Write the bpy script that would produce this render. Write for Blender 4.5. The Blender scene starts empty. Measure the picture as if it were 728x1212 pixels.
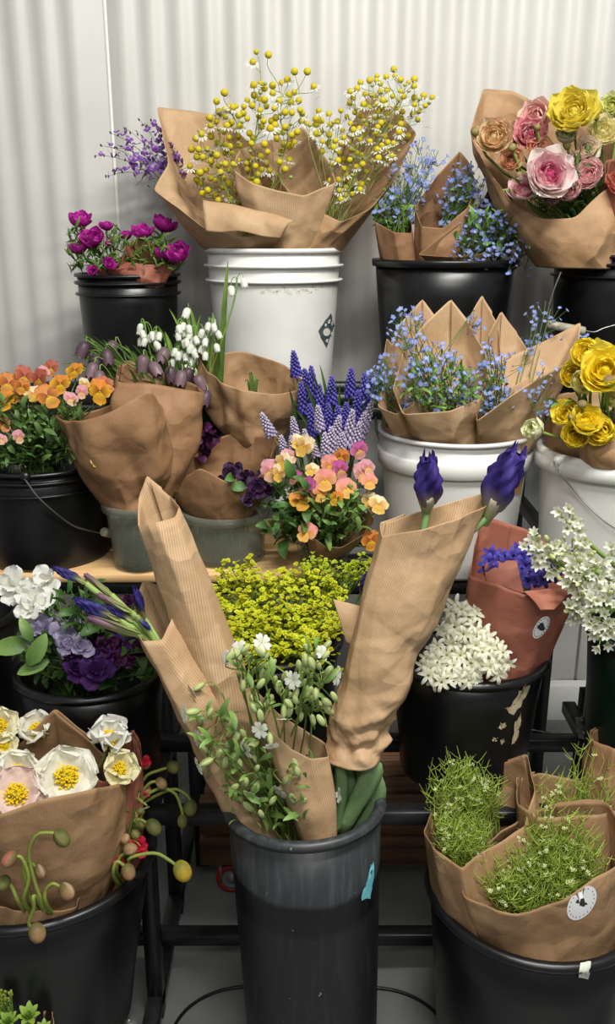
import bpy, math, random
import numpy as np
from mathutils import Vector, Matrix, noise
from mathutils.bvhtree import BVHTree

# ------------------------------------------------------------------ camera, light, exposure
SC = bpy.context.scene
COL = SC.collection
CAM_H, PITCH, FPX = 1.30, math.radians(17.5), 1050.0

cam_d = bpy.data.cameras.new('camera')
cam_d.sensor_fit = 'VERTICAL'
cam_d.sensor_height = 24.0
cam_d.lens = 24.0 * FPX / 1212.0
cam_d.clip_start = 0.02
cam = bpy.data.objects.new('camera', cam_d)
COL.objects.link(cam)
cam.location = (0, 0, CAM_H)
cam.rotation_euler = (math.pi / 2 - PITCH, 0, 0)
SC.camera = cam

world = bpy.data.worlds.new('world')
SC.world = world
world.use_nodes = True
world.node_tree.nodes['Background'].inputs[0].default_value = (0.93, 0.97, 1.0, 1)
world.node_tree.nodes['Background'].inputs[1].default_value = 0.15


def area_lamp(name, loc, target, sx, sy, power, color=(1, 0.97, 0.92)):
    d = bpy.data.lights.new(name, 'AREA')
    d.shape = 'RECTANGLE'
    d.size, d.size_y, d.energy, d.color = sx, sy, power, color
    o = bpy.data.objects.new(name, d)
    COL.objects.link(o)
    o.location = loc
    o.rotation_euler = (Vector(target) - Vector(loc)).to_track_quat('-Z', 'Y').to_euler()
    return o


area_lamp('ceiling_tube_lamp', (0.45, 0.50, 2.70), (0.1, 1.5, 0.5), 1.2, 0.14, 38)
area_lamp('ceiling_tube_lamp', (0.2, -0.9, 2.6), (0.0, 1.3, 0.5), 1.4, 0.3, 17, (1, 0.98, 0.95))
SC.view_settings.view_transform = 'Standard'
SC.view_settings.look = 'None'
SC.view_settings.gamma = 1.0
SC.view_settings.use_curve_mapping = False
SC.view_settings.exposure = 0.70

# ------------------------------------------------------------------ helpers
CP, SP = math.cos(PITCH), math.sin(PITCH)
UP = Vector((0, 0, 1))
CAM = Vector((0, 0, CAM_H))


def ray(u, v):
    dx, dy = (u - 364.0) / FPX, -(v - 606.0) / FPX
    return Vector((dx, CP + dy * SP, -SP + dy * CP))


def at(u, v, Y):
    d = ray(u, v)
    return CAM + d * (Y / d.y)


def mpp(u, v, Y):            # metres per photograph pixel at that place
    return (Y / ray(u, v).y) / FPX


def lin(*c):
    if len(c) == 1:
        c = c[0]
    out = []
    for x in c:
        x = x / 255.0
        out.append(x / 12.92 if x <= 0.04045 else ((x + 0.055) / 1.055) ** 2.4)
    return tuple(out)


def tag(o, label=None, cat=None, group=None, kind=None):
    if label: o['label'] = label
    if cat: o['category'] = cat
    if group: o['group'] = group
    if kind: o['kind'] = kind
    return o


def thing(name, label, cat, loc=(0, 0, 0), group=None):
    o = bpy.data.objects.new(name, None)
    o.empty_display_size = 0.02
    COL.objects.link(o)
    o.location = loc
    return tag(o, label, cat, group)


class G:
    """geometry collector: vertices, quads, triangles and a colour for each vertex"""
    def __init__(s):
        s.V, s.Q, s.T, s.C, s.n = [], [], [], [], 0
        s.U = None

    def add(s, V, Q=None, T=None, C=(1, 1, 1)):
        V = np.asarray(V, float).reshape(-1, 3)
        if Q is not None and len(Q): s.Q.append(np.asarray(Q, int).reshape(-1, 4) + s.n)
        if T is not None and len(T): s.T.append(np.asarray(T, int).reshape(-1, 3) + s.n)
        C = np.asarray(C, float)
        if C.ndim == 1: C = np.tile(C, (len(V), 1))
        s.V.append(V); s.C.append(C); s.n += len(V)
        return s

    def pack(s):
        V = np.concatenate(s.V) if s.V else np.zeros((0, 3))
        C = np.concatenate(s.C) if s.C else np.zeros((0, 3))
        Q = np.concatenate(s.Q) if s.Q else np.zeros((0, 4), int)
        T = np.concatenate(s.T) if s.T else np.zeros((0, 3), int)
        return V, Q, T, C

    def stamp(s, tpl, M, tint=None):
        V, Q, T, C = tpl
        m = np.array(M)
        W = V @ m[:3, :3].T + m[:3, 3]
        s.add(W, Q, T, C if tint is None else np.clip(C * np.asarray(tint), 0, 1))
        return s


def make_mesh(name, tpl, uv=None, smooth=True):
    V, Q, T, C = tpl
    me = bpy.data.meshes.new(name)
    nq, nt = len(Q), len(T)
    me.vertices.add(len(V))
    me.vertices.foreach_set('co', np.asarray(V, np.float32).ravel())
    loops = np.concatenate([Q.ravel(), T.ravel()]).astype(np.int32)
    me.loops.add(len(loops))
    me.loops.foreach_set('vertex_index', loops)
    me.polygons.add(nq + nt)
    starts = np.concatenate([np.arange(nq) * 4, nq * 4 + np.arange(nt) * 3]).astype(np.int32)
    me.polygons.foreach_set('loop_start', starts)
    if smooth:
        me.polygons.foreach_set('use_smooth', np.ones(nq + nt, bool))
    me.update(calc_edges=True)
    at_ = me.color_attributes.new('Col', 'FLOAT_COLOR', 'POINT')
    at_.data.foreach_set('color', np.concatenate([C, np.ones((len(C), 1))], 1).astype(np.float32).ravel())
    if uv is not None:
        l = me.uv_layers.new(name='UVMap')
        l.data.foreach_set('uv', np.asarray(uv, np.float32)[loops].ravel())
    me.validate()
    return me


def obj(name, g, mat, parent=None, uv=None, smooth=True, kind=None, label=None, world_space=True):
    tpl = g.pack() if isinstance(g, G) else g
    if parent is not None and world_space:
        loc = np.array(parent_loc(parent))
        tpl = (tpl[0] - loc, tpl[1], tpl[2], tpl[3])
    me = make_mesh(name, tpl, uv, smooth)
    me.materials.append(mat)
    o = bpy.data.objects.new(name, me)
    COL.objects.link(o)
    if parent is not None: o.parent = parent
    if kind: o['kind'] = kind
    if label: o['label'] = label
    return o


def parent_loc(o):
    p = Vector((0, 0, 0))
    while o is not None:
        p = p + o.location
        o = o.parent
    return p


def top(name, g, mat, label, cat, group=None, kind=None, uv=None, origin=None, smooth=True):
    """a thing that is one mesh, with its origin at its base"""
    tpl = g.pack() if isinstance(g, G) else g
    V = tpl[0]
    if origin is None:
        origin = Vector((float(V[:, 0].mean()), float(V[:, 1].mean()), float(V[:, 2].min())))
    tpl = (V - np.array(origin), tpl[1], tpl[2], tpl[3])
    o = obj(name, tpl, mat, None, uv, smooth)
    o.location = origin
    return tag(o, label, cat, group, kind)


def place(name, me, M, parent, kind=None):
    """an object that shares mesh data, standing at the world matrix M under its parent"""
    o = bpy.data.objects.new(name, me)
    COL.objects.link(o)
    if parent is not None:
        o.parent = parent
        M = Matrix.Translation(-parent_loc(parent)) @ M
    o.matrix_local = M
    if kind: o['kind'] = kind
    return o


# ------------------------------------------------------------------ shapes
def grid_quads(r, c, wrap=False):
    i, j = np.meshgrid(np.arange(r - 1), np.arange(c if wrap else c - 1), indexing='ij')
    j2 = (j + 1) % c
    return np.stack([i * c + j, i * c + j2, (i + 1) * c + j2, (i + 1) * c + j], -1).reshape(-1, 4)


def tube(pts, rad, n=6, C=(1, 1, 1), cap=False):
    P = np.array([tuple(p) for p in pts], float)
    k = len(P)
    rad = np.full(k, rad) if np.isscalar(rad) else np.interp(np.linspace(0, 1, k), np.linspace(0, 1, len(rad)), rad)
    tan = np.gradient(P, axis=0)
    tan /= np.linalg.norm(tan, axis=1)[:, None] + 1e-12
    ref = np.array([0.0, 0, 1]) if abs(tan[0][2]) < 0.9 else np.array([1.0, 0, 0])
    V = []
    side = np.cross(tan[0], ref)
    a = np.linspace(0, 2 * math.pi, n, endpoint=False)
    for i in range(k):
        side = side - tan[i] * side.dot(tan[i])
        side /= np.linalg.norm(side) + 1e-12
        b = np.cross(tan[i], side)
        V.append(P[i] + rad[i] * (np.cos(a)[:, None] * side + np.sin(a)[:, None] * b))
    V = np.concatenate(V)
    Q = grid_quads(k, n, True)
    T = []
    if cap:
        V = np.concatenate([V, P[:1], P[-1:]])
        c0, c1 = k * n, k * n + 1
        T = [(c0, (j + 1) % n, j) for j in range(n)] + [(c1, (k - 1) * n + j, (k - 1) * n + (j + 1) % n) for j in range(n)]
    C = np.asarray(C, float)
    if C.ndim == 2:
        cc = np.stack([np.interp(np.linspace(0, 1, k), np.linspace(0, 1, len(C)), C[:, q]) for q in range(3)], -1)
        C = np.repeat(cc, n, 0)
        if cap: C = np.concatenate([C, cc[:1], cc[-1:]])
    return V, Q, np.array(T, int).reshape(-1, 3), (C if C.ndim == 2 else np.tile(C, (len(V), 1)))


def tubes(g, *a, **k):
    V, Q, T, C = tube(*a, **k)
    g.add(V, Q, T, C)


def lathe(prof, n=40, C=(1, 1, 1)):
    prof = np.array(prof, float)
    a = np.linspace(0, 2 * math.pi, n, endpoint=False)
    V = np.stack([prof[:, 0][:, None] * np.cos(a), prof[:, 0][:, None] * np.sin(a),
                  np.repeat(prof[:, 1][:, None], n, 1)], -1).reshape(-1, 3)
    C = np.asarray(C, float)
    C = np.repeat(C, n, 0) if C.ndim == 2 else np.tile(C, (len(V), 1))
    return V, grid_quads(len(prof), n, True), np.zeros((0, 3), int), C


def ellipsoid(rx, ry, rz, nu=8, nv=6, C=(1, 1, 1), z0=0.0):
    t = np.linspace(0.001, math.pi - 0.001, nv)
    C = np.asarray(C, float)
    if C.ndim == 2:
        C = np.stack([np.interp(np.linspace(0, 1, nv), np.linspace(0, 1, len(C)), C[:, q]) for q in range(3)], -1)
    V, Q, T, C = lathe(np.stack([np.sin(t), -np.cos(t)], -1), nu, C)
    return V * np.array([rx, ry, rz]) + np.array([0, 0, z0]), Q, T, C


def box(cx, cy, cz, sx, sy, sz, bev=0.0):
    """box with a small chamfer all round"""
    hx, hy, hz = sx / 2, sy / 2, sz / 2
    b = min(bev, hx * .9, hy * .9, hz * .9)
    if b <= 0:
        V = [(x * hx, y * hy, z * hz) for z in (-1, 1) for y in (-1, 1) for x in (-1, 1)]
        Q = [(0, 2, 3, 1), (4, 5, 7, 6), (0, 1, 5, 4), (2, 6, 7, 3), (0, 4, 6, 2), (1, 3, 7, 5)]
        return np.array(V) + (cx, cy, cz), np.array(Q), np.zeros((0, 3), int), np.ones((8, 3))
    ring = lambda ax, ay, z: [(-ax, -ay + 0, z), (ax, -ay, z), (ax, ay, z), (-ax, ay, z)]
    V = ring(hx - b, hy - b, -hz) + ring(hx, hy, -hz + b) + ring(hx, hy, hz - b) + ring(hx - b, hy - b, hz)
    Q = [(3, 2, 1, 0), (12, 13, 14, 15)]
    for r in range(3):
        for k in range(4):
            Q.append((r * 4 + k, r * 4 + (k + 1) % 4, r * 4 + 4 + (k + 1) % 4, r * 4 + 4 + k))
    return np.array(V) + (cx, cy, cz), np.array(Q), np.zeros((0, 3), int), np.ones((16, 3))


def petal(L, W, th0, th1, c0, c1, cup=0.0, ruf=0.0, nu=5, nv=4, a=0.7, b=0.4, seed=0, base=0.12, cm=None, r0=0.0, edge=None, ph=None):
    """one petal along +X, bending from elevation th0 to th1 (degrees); colours from base c0 to tip c1"""
    rnd = random.Random(seed)
    ph = rnd.random() * 6 if ph is None else ph
    s = 1 - (1 - np.linspace(0, 1, nu + 1)) ** 1.75
    q = np.linspace(-1, 1, nv + 1)
    w = (s ** a) * (np.clip(1 - s, 0.0, 1) ** b)
    w = W * 0.5 * (base * (1 - s) + w / w.max() * (1 - base * 0.5))
    w[-1] = max(w[-1], W * (0.10 if b < .5 else .03))
    th = np.radians(th0 + (th1 - th0) * s)
    ds = L * np.diff(s)
    x = np.concatenate([[0], np.cumsum(np.cos((th[1:] + th[:-1]) / 2) * ds)]) + r0
    z = np.concatenate([[0], np.cumsum(np.sin((th[1:] + th[:-1]) / 2) * ds)])
    off = cup * (q[None, :] ** 2) * w[:, None] + ruf * L * s[:, None] ** 1.5 * np.sin(5.2 * q[None, :] + ph + 2 * s[:, None]) * (0.4 + 0.6 * abs(q[None, :]))
    back = -0.35 * (q[None, :] ** 2) * (s[:, None] ** 3) * w[:, None] * (1 if b < 0.6 else 0)
    X = x[:, None] - np.sin(th)[:, None] * off + np.cos(th)[:, None] * back
    Z = z[:, None] + np.cos(th)[:, None] * off + np.sin(th)[:, None] * back
    Yv = q[None, :] * w[:, None]
    V = np.stack([X, np.broadcast_to(Yv, X.shape), Z], -1).reshape(-1, 3)
    c0, c1 = np.array(c0), np.array(c1)
    if cm is None:
        C = c0 + (c1 - c0) * s[:, None]
    else:
        C = np.stack([np.interp(s, [0, .5, 1], [c0[k], cm[k], c1[k]]) for k in range(3)], -1)
    C = np.repeat(C[:, None, :], nv + 1, 1)
    if edge is not None:
        e = (np.abs(q) ** 3)[None, :, None] * 0.5 + (s ** 5)[:, None, None] * 0.5
        C = C + (np.array(edge) - C) * np.clip(e, 0, .8)
    return V, grid_quads(nu + 1, nv + 1), np.zeros((0, 3), int), C.reshape(-1, 3)


def rotz(tpl, ang, sc=1.0, dz=0.0):
    V, Q, T, C = tpl
    c, s = math.cos(ang), math.sin(ang)
    R = np.array([[c, -s, 0], [s, c, 0], [0, 0, 1]]) * sc
    return V @ R.T + (0, 0, dz), Q, T, C


def frame(p, d, spin=0.0, s=1.0):
    """matrix with +Z along d at p"""
    d = Vector(d).normalized()
    q = Vector((0, 0, 1)).rotation_difference(d)
    sc = Matrix.Diagonal((s, s, s, 1)) if not isinstance(s, (tuple, list)) else Matrix.Diagonal((*s, 1))
    return Matrix.Translation(p) @ q.to_matrix().to_4x4() @ Matrix.Rotation(spin, 4, 'Z') @ sc


def face_frame(p, d, roll=0.0, s=1.0):
    """matrix with +Z along d and +Y as near to straight up as it goes (for blooms with a top and a chin)"""
    z = Vector(d).normalized()
    x = UP.cross(z)
    x = x.normalized() if x.length > 1e-4 else Vector((1, 0, 0))
    y = z.cross(x)
    M = Matrix((x, y, z)).transposed().to_4x4()
    return Matrix.Translation(p) @ M @ Matrix.Rotation(roll, 4, 'Z') @ Matrix.Diagonal((s, s, s, 1))


def bez(p0, p1, p2, p3, n=8):
    t = np.linspace(0, 1, n)[:, None]
    p0, p1, p2, p3 = [np.array(tuple(p)) for p in (p0, p1, p2, p3)]
    return p0 * (1 - t) ** 3 + 3 * p1 * t * (1 - t) ** 2 + 3 * p2 * t * t * (1 - t) + p3 * t ** 3


def catmull(P, n):
    P = np.array([tuple(p) for p in P], float)
    E = np.concatenate([[2 * P[0] - P[1]], P, [2 * P[-1] - P[-2]]])
    out = []
    for t in np.linspace(0, len(P) - 1 - 1e-6, n):
        i = int(t); f = t - i
        a, b, c, d = E[i:i + 4]
        out.append(0.5 * (2 * b + (c - a) * f + (2 * a - 5 * b + 4 * c - d) * f * f + (3 * b - a - 3 * c + d) * f ** 3))
    return np.array(out)


def inside(pt, poly):
    x, y = pt
    r = False
    for i in range(len(poly)):
        x0, y0 = poly[i]; x1, y1 = poly[i - 1]
        if (y0 > y) != (y1 > y) and x < (x1 - x0) * (y - y0) / (y1 - y0) + x0:
            r = not r
    return r


def scatter(poly, n, mind, rnd):
    xs, ys = [p[0] for p in poly], [p[1] for p in poly]
    out = []
    tries = 0
    while len(out) < n and tries < n * 60:
        tries += 1
        p = (rnd.uniform(min(xs), max(xs)), rnd.uniform(min(ys), max(ys)))
        if inside(p, poly) and all((p[0] - q[0]) ** 2 + (p[1] - q[1]) ** 2 > mind * mind for q in out):
            out.append(p)
    return out


def to_cam(p):
    return (CAM - Vector(p)).normalized()


# ------------------------------------------------------------------ materials
def new_mat(name):
    m = bpy.data.materials.new(name)
    m.use_nodes = True
    nt = m.node_tree
    b = nt.nodes['Principled BSDF']
    return m, nt, b


def N(nt, typ, **kw):
    n = nt.nodes.new(typ)
    for k, v in kw.items():
        if k in n.inputs: n.inputs[k].default_value = v
        else: setattr(n, k, v)
    return n


def noise_fac(nt, scale, detail=4, coord='Object', rough=0.55):
    tc = N(nt, 'ShaderNodeTexCoord')
    n = N(nt, 'ShaderNodeTexNoise')
    n.inputs['Scale'].default_value = scale
    n.inputs['Detail'].default_value = detail
    n.inputs['Roughness'].default_value = rough
    nt.links.new(tc.outputs[coord], n.inputs['Vector'])
    return n


def ramp(nt, src, stops):
    r = N(nt, 'ShaderNodeValToRGB')
    e = r.color_ramp.elements
    while len(e) < len(stops): e.new(0.5)
    for el, (p, c) in zip(e, stops):
        el.position = p
        el.color = (*c, 1)
    nt.links.new(src, r.inputs[0])
    return r


def bump(nt, b, src, strength, dist):
    n = N(nt, 'ShaderNodeBump')
    n.inputs['Strength'].default_value = strength
    n.inputs['Distance'].default_value = dist
    nt.links.new(src, n.inputs['Height'])
    nt.links.new(n.outputs[0], b.inputs['Normal'])
    return n


def mat_noise(name, c0, c1, scale, rough=0.5, bump_s=0.0, bump_d=0.002, metal=0.0, spec=0.5, detail=5, lo=0.35, hi=0.65, rough2=None):
    m, nt, b = new_mat(name)
    n = noise_fac(nt, scale, detail)
    r = ramp(nt, n.outputs['Fac'], [(lo, c0), (hi, c1)])
    nt.links.new(r.outputs[0], b.inputs['Base Color'])
    b.inputs['Roughness'].default_value = rough
    b.inputs['Metallic'].default_value = metal
    b.inputs['Specular IOR Level'].default_value = spec
    if rough2 is not None:
        rr = N(nt, 'ShaderNodeMapRange')
        rr.inputs['To Min'].default_value = rough
        rr.inputs['To Max'].default_value = rough2
        nt.links.new(n.outputs['Fac'], rr.inputs['Value'])
        nt.links.new(rr.outputs[0], b.inputs['Roughness'])
    if bump_s: bump(nt, b, n.outputs['Fac'], bump_s, bump_d)
    return m


def mat_colour_attr(name, rough, trans, spec=0.35, var=0.16, nscale=160.0):
    """petals and leaves: own colour from the mesh, fine vein noise, a little light passing through"""
    m, nt, b = new_mat(name)
    a = N(nt, 'ShaderNodeAttribute', attribute_name='Col')
    n = noise_fac(nt, nscale, 3)
    mr = N(nt, 'ShaderNodeMapRange')
    mr.inputs['To Min'].default_value = 1 - var
    mr.inputs['To Max'].default_value = 1 + var
    nt.links.new(n.outputs['Fac'], mr.inputs['Value'])
    mul = N(nt, 'ShaderNodeVectorMath', operation='MULTIPLY')
    nt.links.new(a.outputs['Color'], mul.inputs[0])
    nt.links.new(mr.outputs[0], mul.inputs[1])
    nt.links.new(mul.outputs[0], b.inputs['Base Color'])
    b.inputs['Roughness'].default_value = rough
    b.inputs['Specular IOR Level'].default_value = spec
    bump(nt, b, n.outputs['Fac'], 0.25, 0.001)
    if trans > 0:
        t = N(nt, 'ShaderNodeBsdfTranslucent')
        nt.links.new(mul.outputs[0], t.inputs['Color'])
        mx = N(nt, 'ShaderNodeMixShader')
        mx.inputs[0].default_value = trans
        out = nt.nodes['Material Output']
        nt.links.new(b.outputs[0], mx.inputs[1])
        nt.links.new(t.outputs[0], mx.inputs[2])
        nt.links.new(mx.outputs[0], out.inputs['Surface'])
    return m


def mat_paper(name, c_lo, c_hi, rib=0.0, rib_scale=260.0, crumple=0.5, trans=0.12):
    m, nt, b = new_mat(name)
    tc = N(nt, 'ShaderNodeTexCoord')
    n1 = noise_fac(nt, 14, 6)
    r = ramp(nt, n1.outputs['Fac'], [(0.3, c_lo), (0.7, c_hi)])
    fib = N(nt, 'ShaderNodeTexNoise')
    fib.inputs['Scale'].default_value = 60
    fib.inputs['Detail'].default_value = 6
    mp = N(nt, 'ShaderNodeMapping')
    mp.inputs['Scale'].default_value = (1, 14, 1)
    nt.links.new(tc.outputs['UV'], mp.inputs['Vector'])
    nt.links.new(mp.outputs[0], fib.inputs['Vector'])
    mr = N(nt, 'ShaderNodeMapRange')
    mr.inputs['To Min'].default_value = 0.86
    mr.inputs['To Max'].default_value = 1.12
    nt.links.new(fib.outputs['Fac'], mr.inputs['Value'])
    mul = N(nt, 'ShaderNodeVectorMath', operation='MULTIPLY')
    nt.links.new(r.outputs[0], mul.inputs[0])
    nt.links.new(mr.outputs[0], mul.inputs[1])
    col = mul.outputs[0]
    vor = N(nt, 'ShaderNodeTexVoronoi')
    vor.inputs['Scale'].default_value = 17
    vor.inputs['Randomness'].default_value = 1.0
    wob = noise_fac(nt, 9, 2)
    addv = N(nt, 'ShaderNodeVectorMath', operation='MULTIPLY_ADD')
    addv.inputs[1].default_value = (0.12, 0.12, 0.12)
    nt.links.new(wob.outputs['Color'], addv.inputs[0])
    nt.links.new(tc.outputs['Object'], addv.inputs[2])
    nt.links.new(addv.outputs[0], vor.inputs['Vector'])
    fine = noise_fac(nt, 45, 5)
    msk = noise_fac(nt, 7, 2)
    mm = N(nt, 'ShaderNodeMapRange')
    mm.inputs['From Min'].default_value = 0.42
    mm.inputs['From Max'].default_value = 0.62
    nt.links.new(msk.outputs['Fac'], mm.inputs['Value'])
    h1 = N(nt, 'ShaderNodeMath', operation='MULTIPLY')
    nt.links.new(vor.outputs['Distance'], h1.inputs[0])
    nt.links.new(mm.outputs[0], h1.inputs[1])
    h2 = N(nt, 'ShaderNodeMath', operation='MULTIPLY_ADD')
    h2.inputs[1].default_value = 0.12
    nt.links.new(fine.outputs['Fac'], h2.inputs[0])
    nt.links.new(h1.outputs[0], h2.inputs[2])
    h = h2.outputs[0]
    if rib > 0:
        w = N(nt, 'ShaderNodeTexWave')
        w.wave_type = 'BANDS'; w.bands_direction = 'X'
        w.inputs['Scale'].default_value = rib_scale
        w.inputs['Distortion'].default_value = 0.4
        nt.links.new(tc.outputs['UV'], w.inputs['Vector'])
        mr2 = N(nt, 'ShaderNodeMapRange')
        mr2.inputs['To Min'].default_value = 1 - rib
        mr2.inputs['To Max'].default_value = 1 + rib * 0.5
        nt.links.new(w.outputs['Fac'], mr2.inputs['Value'])
        mul2 = N(nt, 'ShaderNodeVectorMath', operation='MULTIPLY')
        nt.links.new(col, mul2.inputs[0])
        nt.links.new(mr2.outputs[0], mul2.inputs[1])
        col = mul2.outputs[0]
    nt.links.new(col, b.inputs['Base Color'])
    b.inputs['Roughness'].default_value = 0.62
    b.inputs['Specular IOR Level'].default_value = 0.35
    bump(nt, b, h, crumple, 0.022)
    t = N(nt, 'ShaderNodeBsdfTranslucent')
    nt.links.new(col, t.inputs['Color'])
    mx = N(nt, 'ShaderNodeMixShader')
    mx.inputs[0].default_value = trans
    out = nt.nodes['Material Output']
    nt.links.new(b.outputs[0], mx.inputs[1])
    nt.links.new(t.outputs[0], mx.inputs[2])
    nt.links.new(mx.outputs[0], out.inputs['Surface'])
    return m


def mat_clear(name, tint, alpha, rough=0.12):
    m, nt, b = new_mat(name)
    out = nt.nodes['Material Output']
    n = noise_fac(nt, 40, 4)
    r = ramp(nt, n.outputs['Fac'], [(0.3, tuple(x * .85 for x in tint)), (0.7, tint)])
    nt.links.new(r.outputs[0], b.inputs['Base Color'])
    b.inputs['Roughness'].default_value = rough
    t = N(nt, 'ShaderNodeBsdfTransparent')
    t.inputs[0].default_value = (*[0.5 + 0.5 * x for x in tint], 1)
    lw = N(nt, 'ShaderNodeLayerWeight'); lw.inputs[0].default_value = 0.22
    mr = N(nt, 'ShaderNodeMapRange')
    mr.inputs['To Min'].default_value = alpha
    mr.inputs['To Max'].default_value = min(1, alpha + 0.40)
    nt.links.new(lw.outputs['Facing'], mr.inputs['Value'])
    mx = N(nt, 'ShaderNodeMixShader')
    nt.links.new(mr.outputs[0], mx.inputs[0])
    nt.links.new(t.outputs[0], mx.inputs[1])
    nt.links.new(b.outputs[0], mx.inputs[2])
    nt.links.new(mx.outputs[0], out.inputs['Surface'])
    return m


def mat_wood(name, c_lo, c_hi, scale=6, stretch=(1, 14, 14), rough=0.55):
    m, nt, b = new_mat(name)
    tc = N(nt, 'ShaderNodeTexCoord')
    mp = N(nt, 'ShaderNodeMapping')
    mp.inputs['Scale'].default_value = stretch
    n = N(nt, 'ShaderNodeTexNoise')
    n.inputs['Scale'].default_value = scale
    n.inputs['Detail'].default_value = 8
    n.inputs['Distortion'].default_value = 0.6
    nt.links.new(tc.outputs['Object'], mp.inputs['Vector'])
    nt.links.new(mp.outputs[0], n.inputs['Vector'])
    r = ramp(nt, n.outputs['Fac'], [(0.3, c_lo), (0.68, c_hi)])
    nt.links.new(r.outputs[0], b.inputs['Base Color'])
    b.inputs['Roughness'].default_value = rough
    bump(nt, b, n.outputs['Fac'], 0.2, 0.002)
    return m


def mat_plain(name, c, rough=0.5, metal=0.0, var=0.1, scale=60):
    return mat_noise(name, tuple(x * (1 - var) for x in c), tuple(min(1, x * (1 + var)) for x in c), scale, rough, metal=metal)


M = {}
M['petal'] = mat_colour_attr('petal', 0.55, 0.38)
M['petal_shiny'] = mat_colour_attr('petal_waxy', 0.42, 0.15)
M['leaf'] = mat_colour_attr('leaf', 0.45, 0.22, var=0.22)
M['stem'] = mat_colour_attr('stem', 0.5, 0.0, var=0.12)
M['black'] = mat_noise('black_plastic', lin(9, 9, 10), lin(20, 21, 22), 9, 0.24, 0.05, 0.001, rough2=0.44)
M['black_worn'] = mat_noise('black_worn_plastic', lin(15, 17, 18), lin(46, 50, 52), 22, 0.34, 0.06, 0.001, detail=10, lo=0.42, hi=0.82, rough2=0.6)
def mat_worn_bucket():
    """black plastic with a grey water-marked band under the lip, scratches and specks"""
    m, nt, b = new_mat('scuffed_black_plastic')
    tc = N(nt, 'ShaderNodeTexCoord')
    sx = N(nt, 'ShaderNodeSeparateXYZ')
    nt.links.new(tc.outputs['Object'], sx.inputs[0])
    wob = noise_fac(nt, 12, 3)
    z = N(nt, 'ShaderNodeMath', operation='MULTIPLY_ADD'); z.inputs[1].default_value = .012
    nt.links.new(wob.outputs['Fac'], z.inputs[0]); nt.links.new(sx.outputs['Z'], z.inputs[2])
    mr = N(nt, 'ShaderNodeMapRange'); mr.inputs['From Max'].default_value = .52
    nt.links.new(z.outputs[0], mr.inputs['Value'])
    band = ramp(nt, mr.outputs[0], [(.0, lin(24, 26, 27)), (.70, lin(26, 28, 29)), (.72, lin(13, 14, 15)), (.795, lin(14, 15, 16)), (.81, lin(46, 49, 51))])
    mp = N(nt, 'ShaderNodeMapping'); mp.inputs['Scale'].default_value = (60, 60, 7)
    nt.links.new(tc.outputs['Object'], mp.inputs['Vector'])
    st = N(nt, 'ShaderNodeTexNoise'); st.inputs['Scale'].default_value = 1.6; st.inputs['Detail'].default_value = 6
    nt.links.new(mp.outputs[0], st.inputs['Vector'])
    r1 = ramp(nt, st.outputs['Fac'], [(.5, (1, 1, 1)), (.78, (2.1, 2.1, 2.1))])
    mul = N(nt, 'ShaderNodeVectorMath', operation='MULTIPLY')
    nt.links.new(band.outputs[0], mul.inputs[0]); nt.links.new(r1.outputs[0], mul.inputs[1])
    sp = noise_fac(nt, 70, 2)
    r2 = ramp(nt, sp.outputs['Fac'], [(.735, (0, 0, 0)), (.765, lin(120, 122, 122))])
    ad = N(nt, 'ShaderNodeVectorMath', operation='ADD')
    nt.links.new(mul.outputs[0], ad.inputs[0]); nt.links.new(r2.outputs[0], ad.inputs[1])
    nt.links.new(ad.outputs[0], b.inputs['Base Color'])
    rr_ = N(nt, 'ShaderNodeMapRange'); rr_.inputs['To Min'].default_value = .3; rr_.inputs['To Max'].default_value = .55
    nt.links.new(st.outputs['Fac'], rr_.inputs['Value']); nt.links.new(rr_.outputs[0], b.inputs['Roughness'])
    return m


M['black_worn'] = mat_worn_bucket()
M['dark_green'] = mat_noise('dark_green_plastic', lin(10, 32, 26), lin(18, 44, 36), 9, 0.4)
M['white'] = mat_noise('white_plastic', lin(214, 214, 208), lin(226, 226, 221), 7, 0.38, 0.03, 0.001)
M['clear'] = mat_clear('cloudy_clear_plastic', lin(200, 204, 190), 0.12)
M['water'] = mat_clear('water', lin(160, 168, 132), 0.06, 0.05)
M['glass'] = mat_clear('jar_glass', lin(205, 215, 200), 0.05, 0.03)
M['rack'] = mat_noise('black_painted_steel', lin(20, 20, 21), lin(36, 36, 37), 30, 0.38)
M['wire'] = mat_plain('galvanised_wire', lin(140, 140, 138), 0.35, 0.85)
M['zinc'] = mat_plain('zinc_plate', lin(150, 152, 150), 0.38, 0.7, 0.15)
M['wire_black'] = mat_plain('black_wire', lin(16, 16, 17), 0.4)
M['grip'] = mat_plain('handle_grip_plastic', lin(158, 150, 132), 0.45)
M['pine'] = mat_wood('pine_board', lin(193, 150, 98), lin(226, 190, 138), 5)
M['old_wood'] = mat_wood('dark_timber', lin(84, 56, 38), lin(132, 94, 62), 6)
M['red_rubber'] = mat_plain('red_caster_tread', lin(150, 28, 24), 0.5)
M['wall'] = mat_noise('white_coated_panel', lin(193, 192, 185), lin(199, 198, 192), 5, 0.42)
M['floor'] = mat_noise('grey_concrete', lin(112, 114, 113), lin(138, 139, 137), 4, 0.30, 0.06, 0.002, detail=9, rough2=0.55)
M['kraft'] = mat_paper('kraft_paper', lin(156, 121, 85), lin(184, 149, 111), 0.10, 11)
M['kraft_dark'] = mat_paper('kraft_paper_dark', lin(138, 102, 70), lin(165, 127, 92), 0.06, 11)
M['kraft_rib'] = mat_paper('ribbed_kraft_paper', lin(182, 148, 110), lin(203, 171, 132), 0.20, 10.5, 0.4)
M['kraft_red'] = mat_paper('terracotta_paper', lin(148, 88, 70), lin(174, 110, 90), 0.05, 11)
M['sticker'] = mat_plain('white_sticker', lin(226, 226, 226), 0.5, var=0.02)
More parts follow.
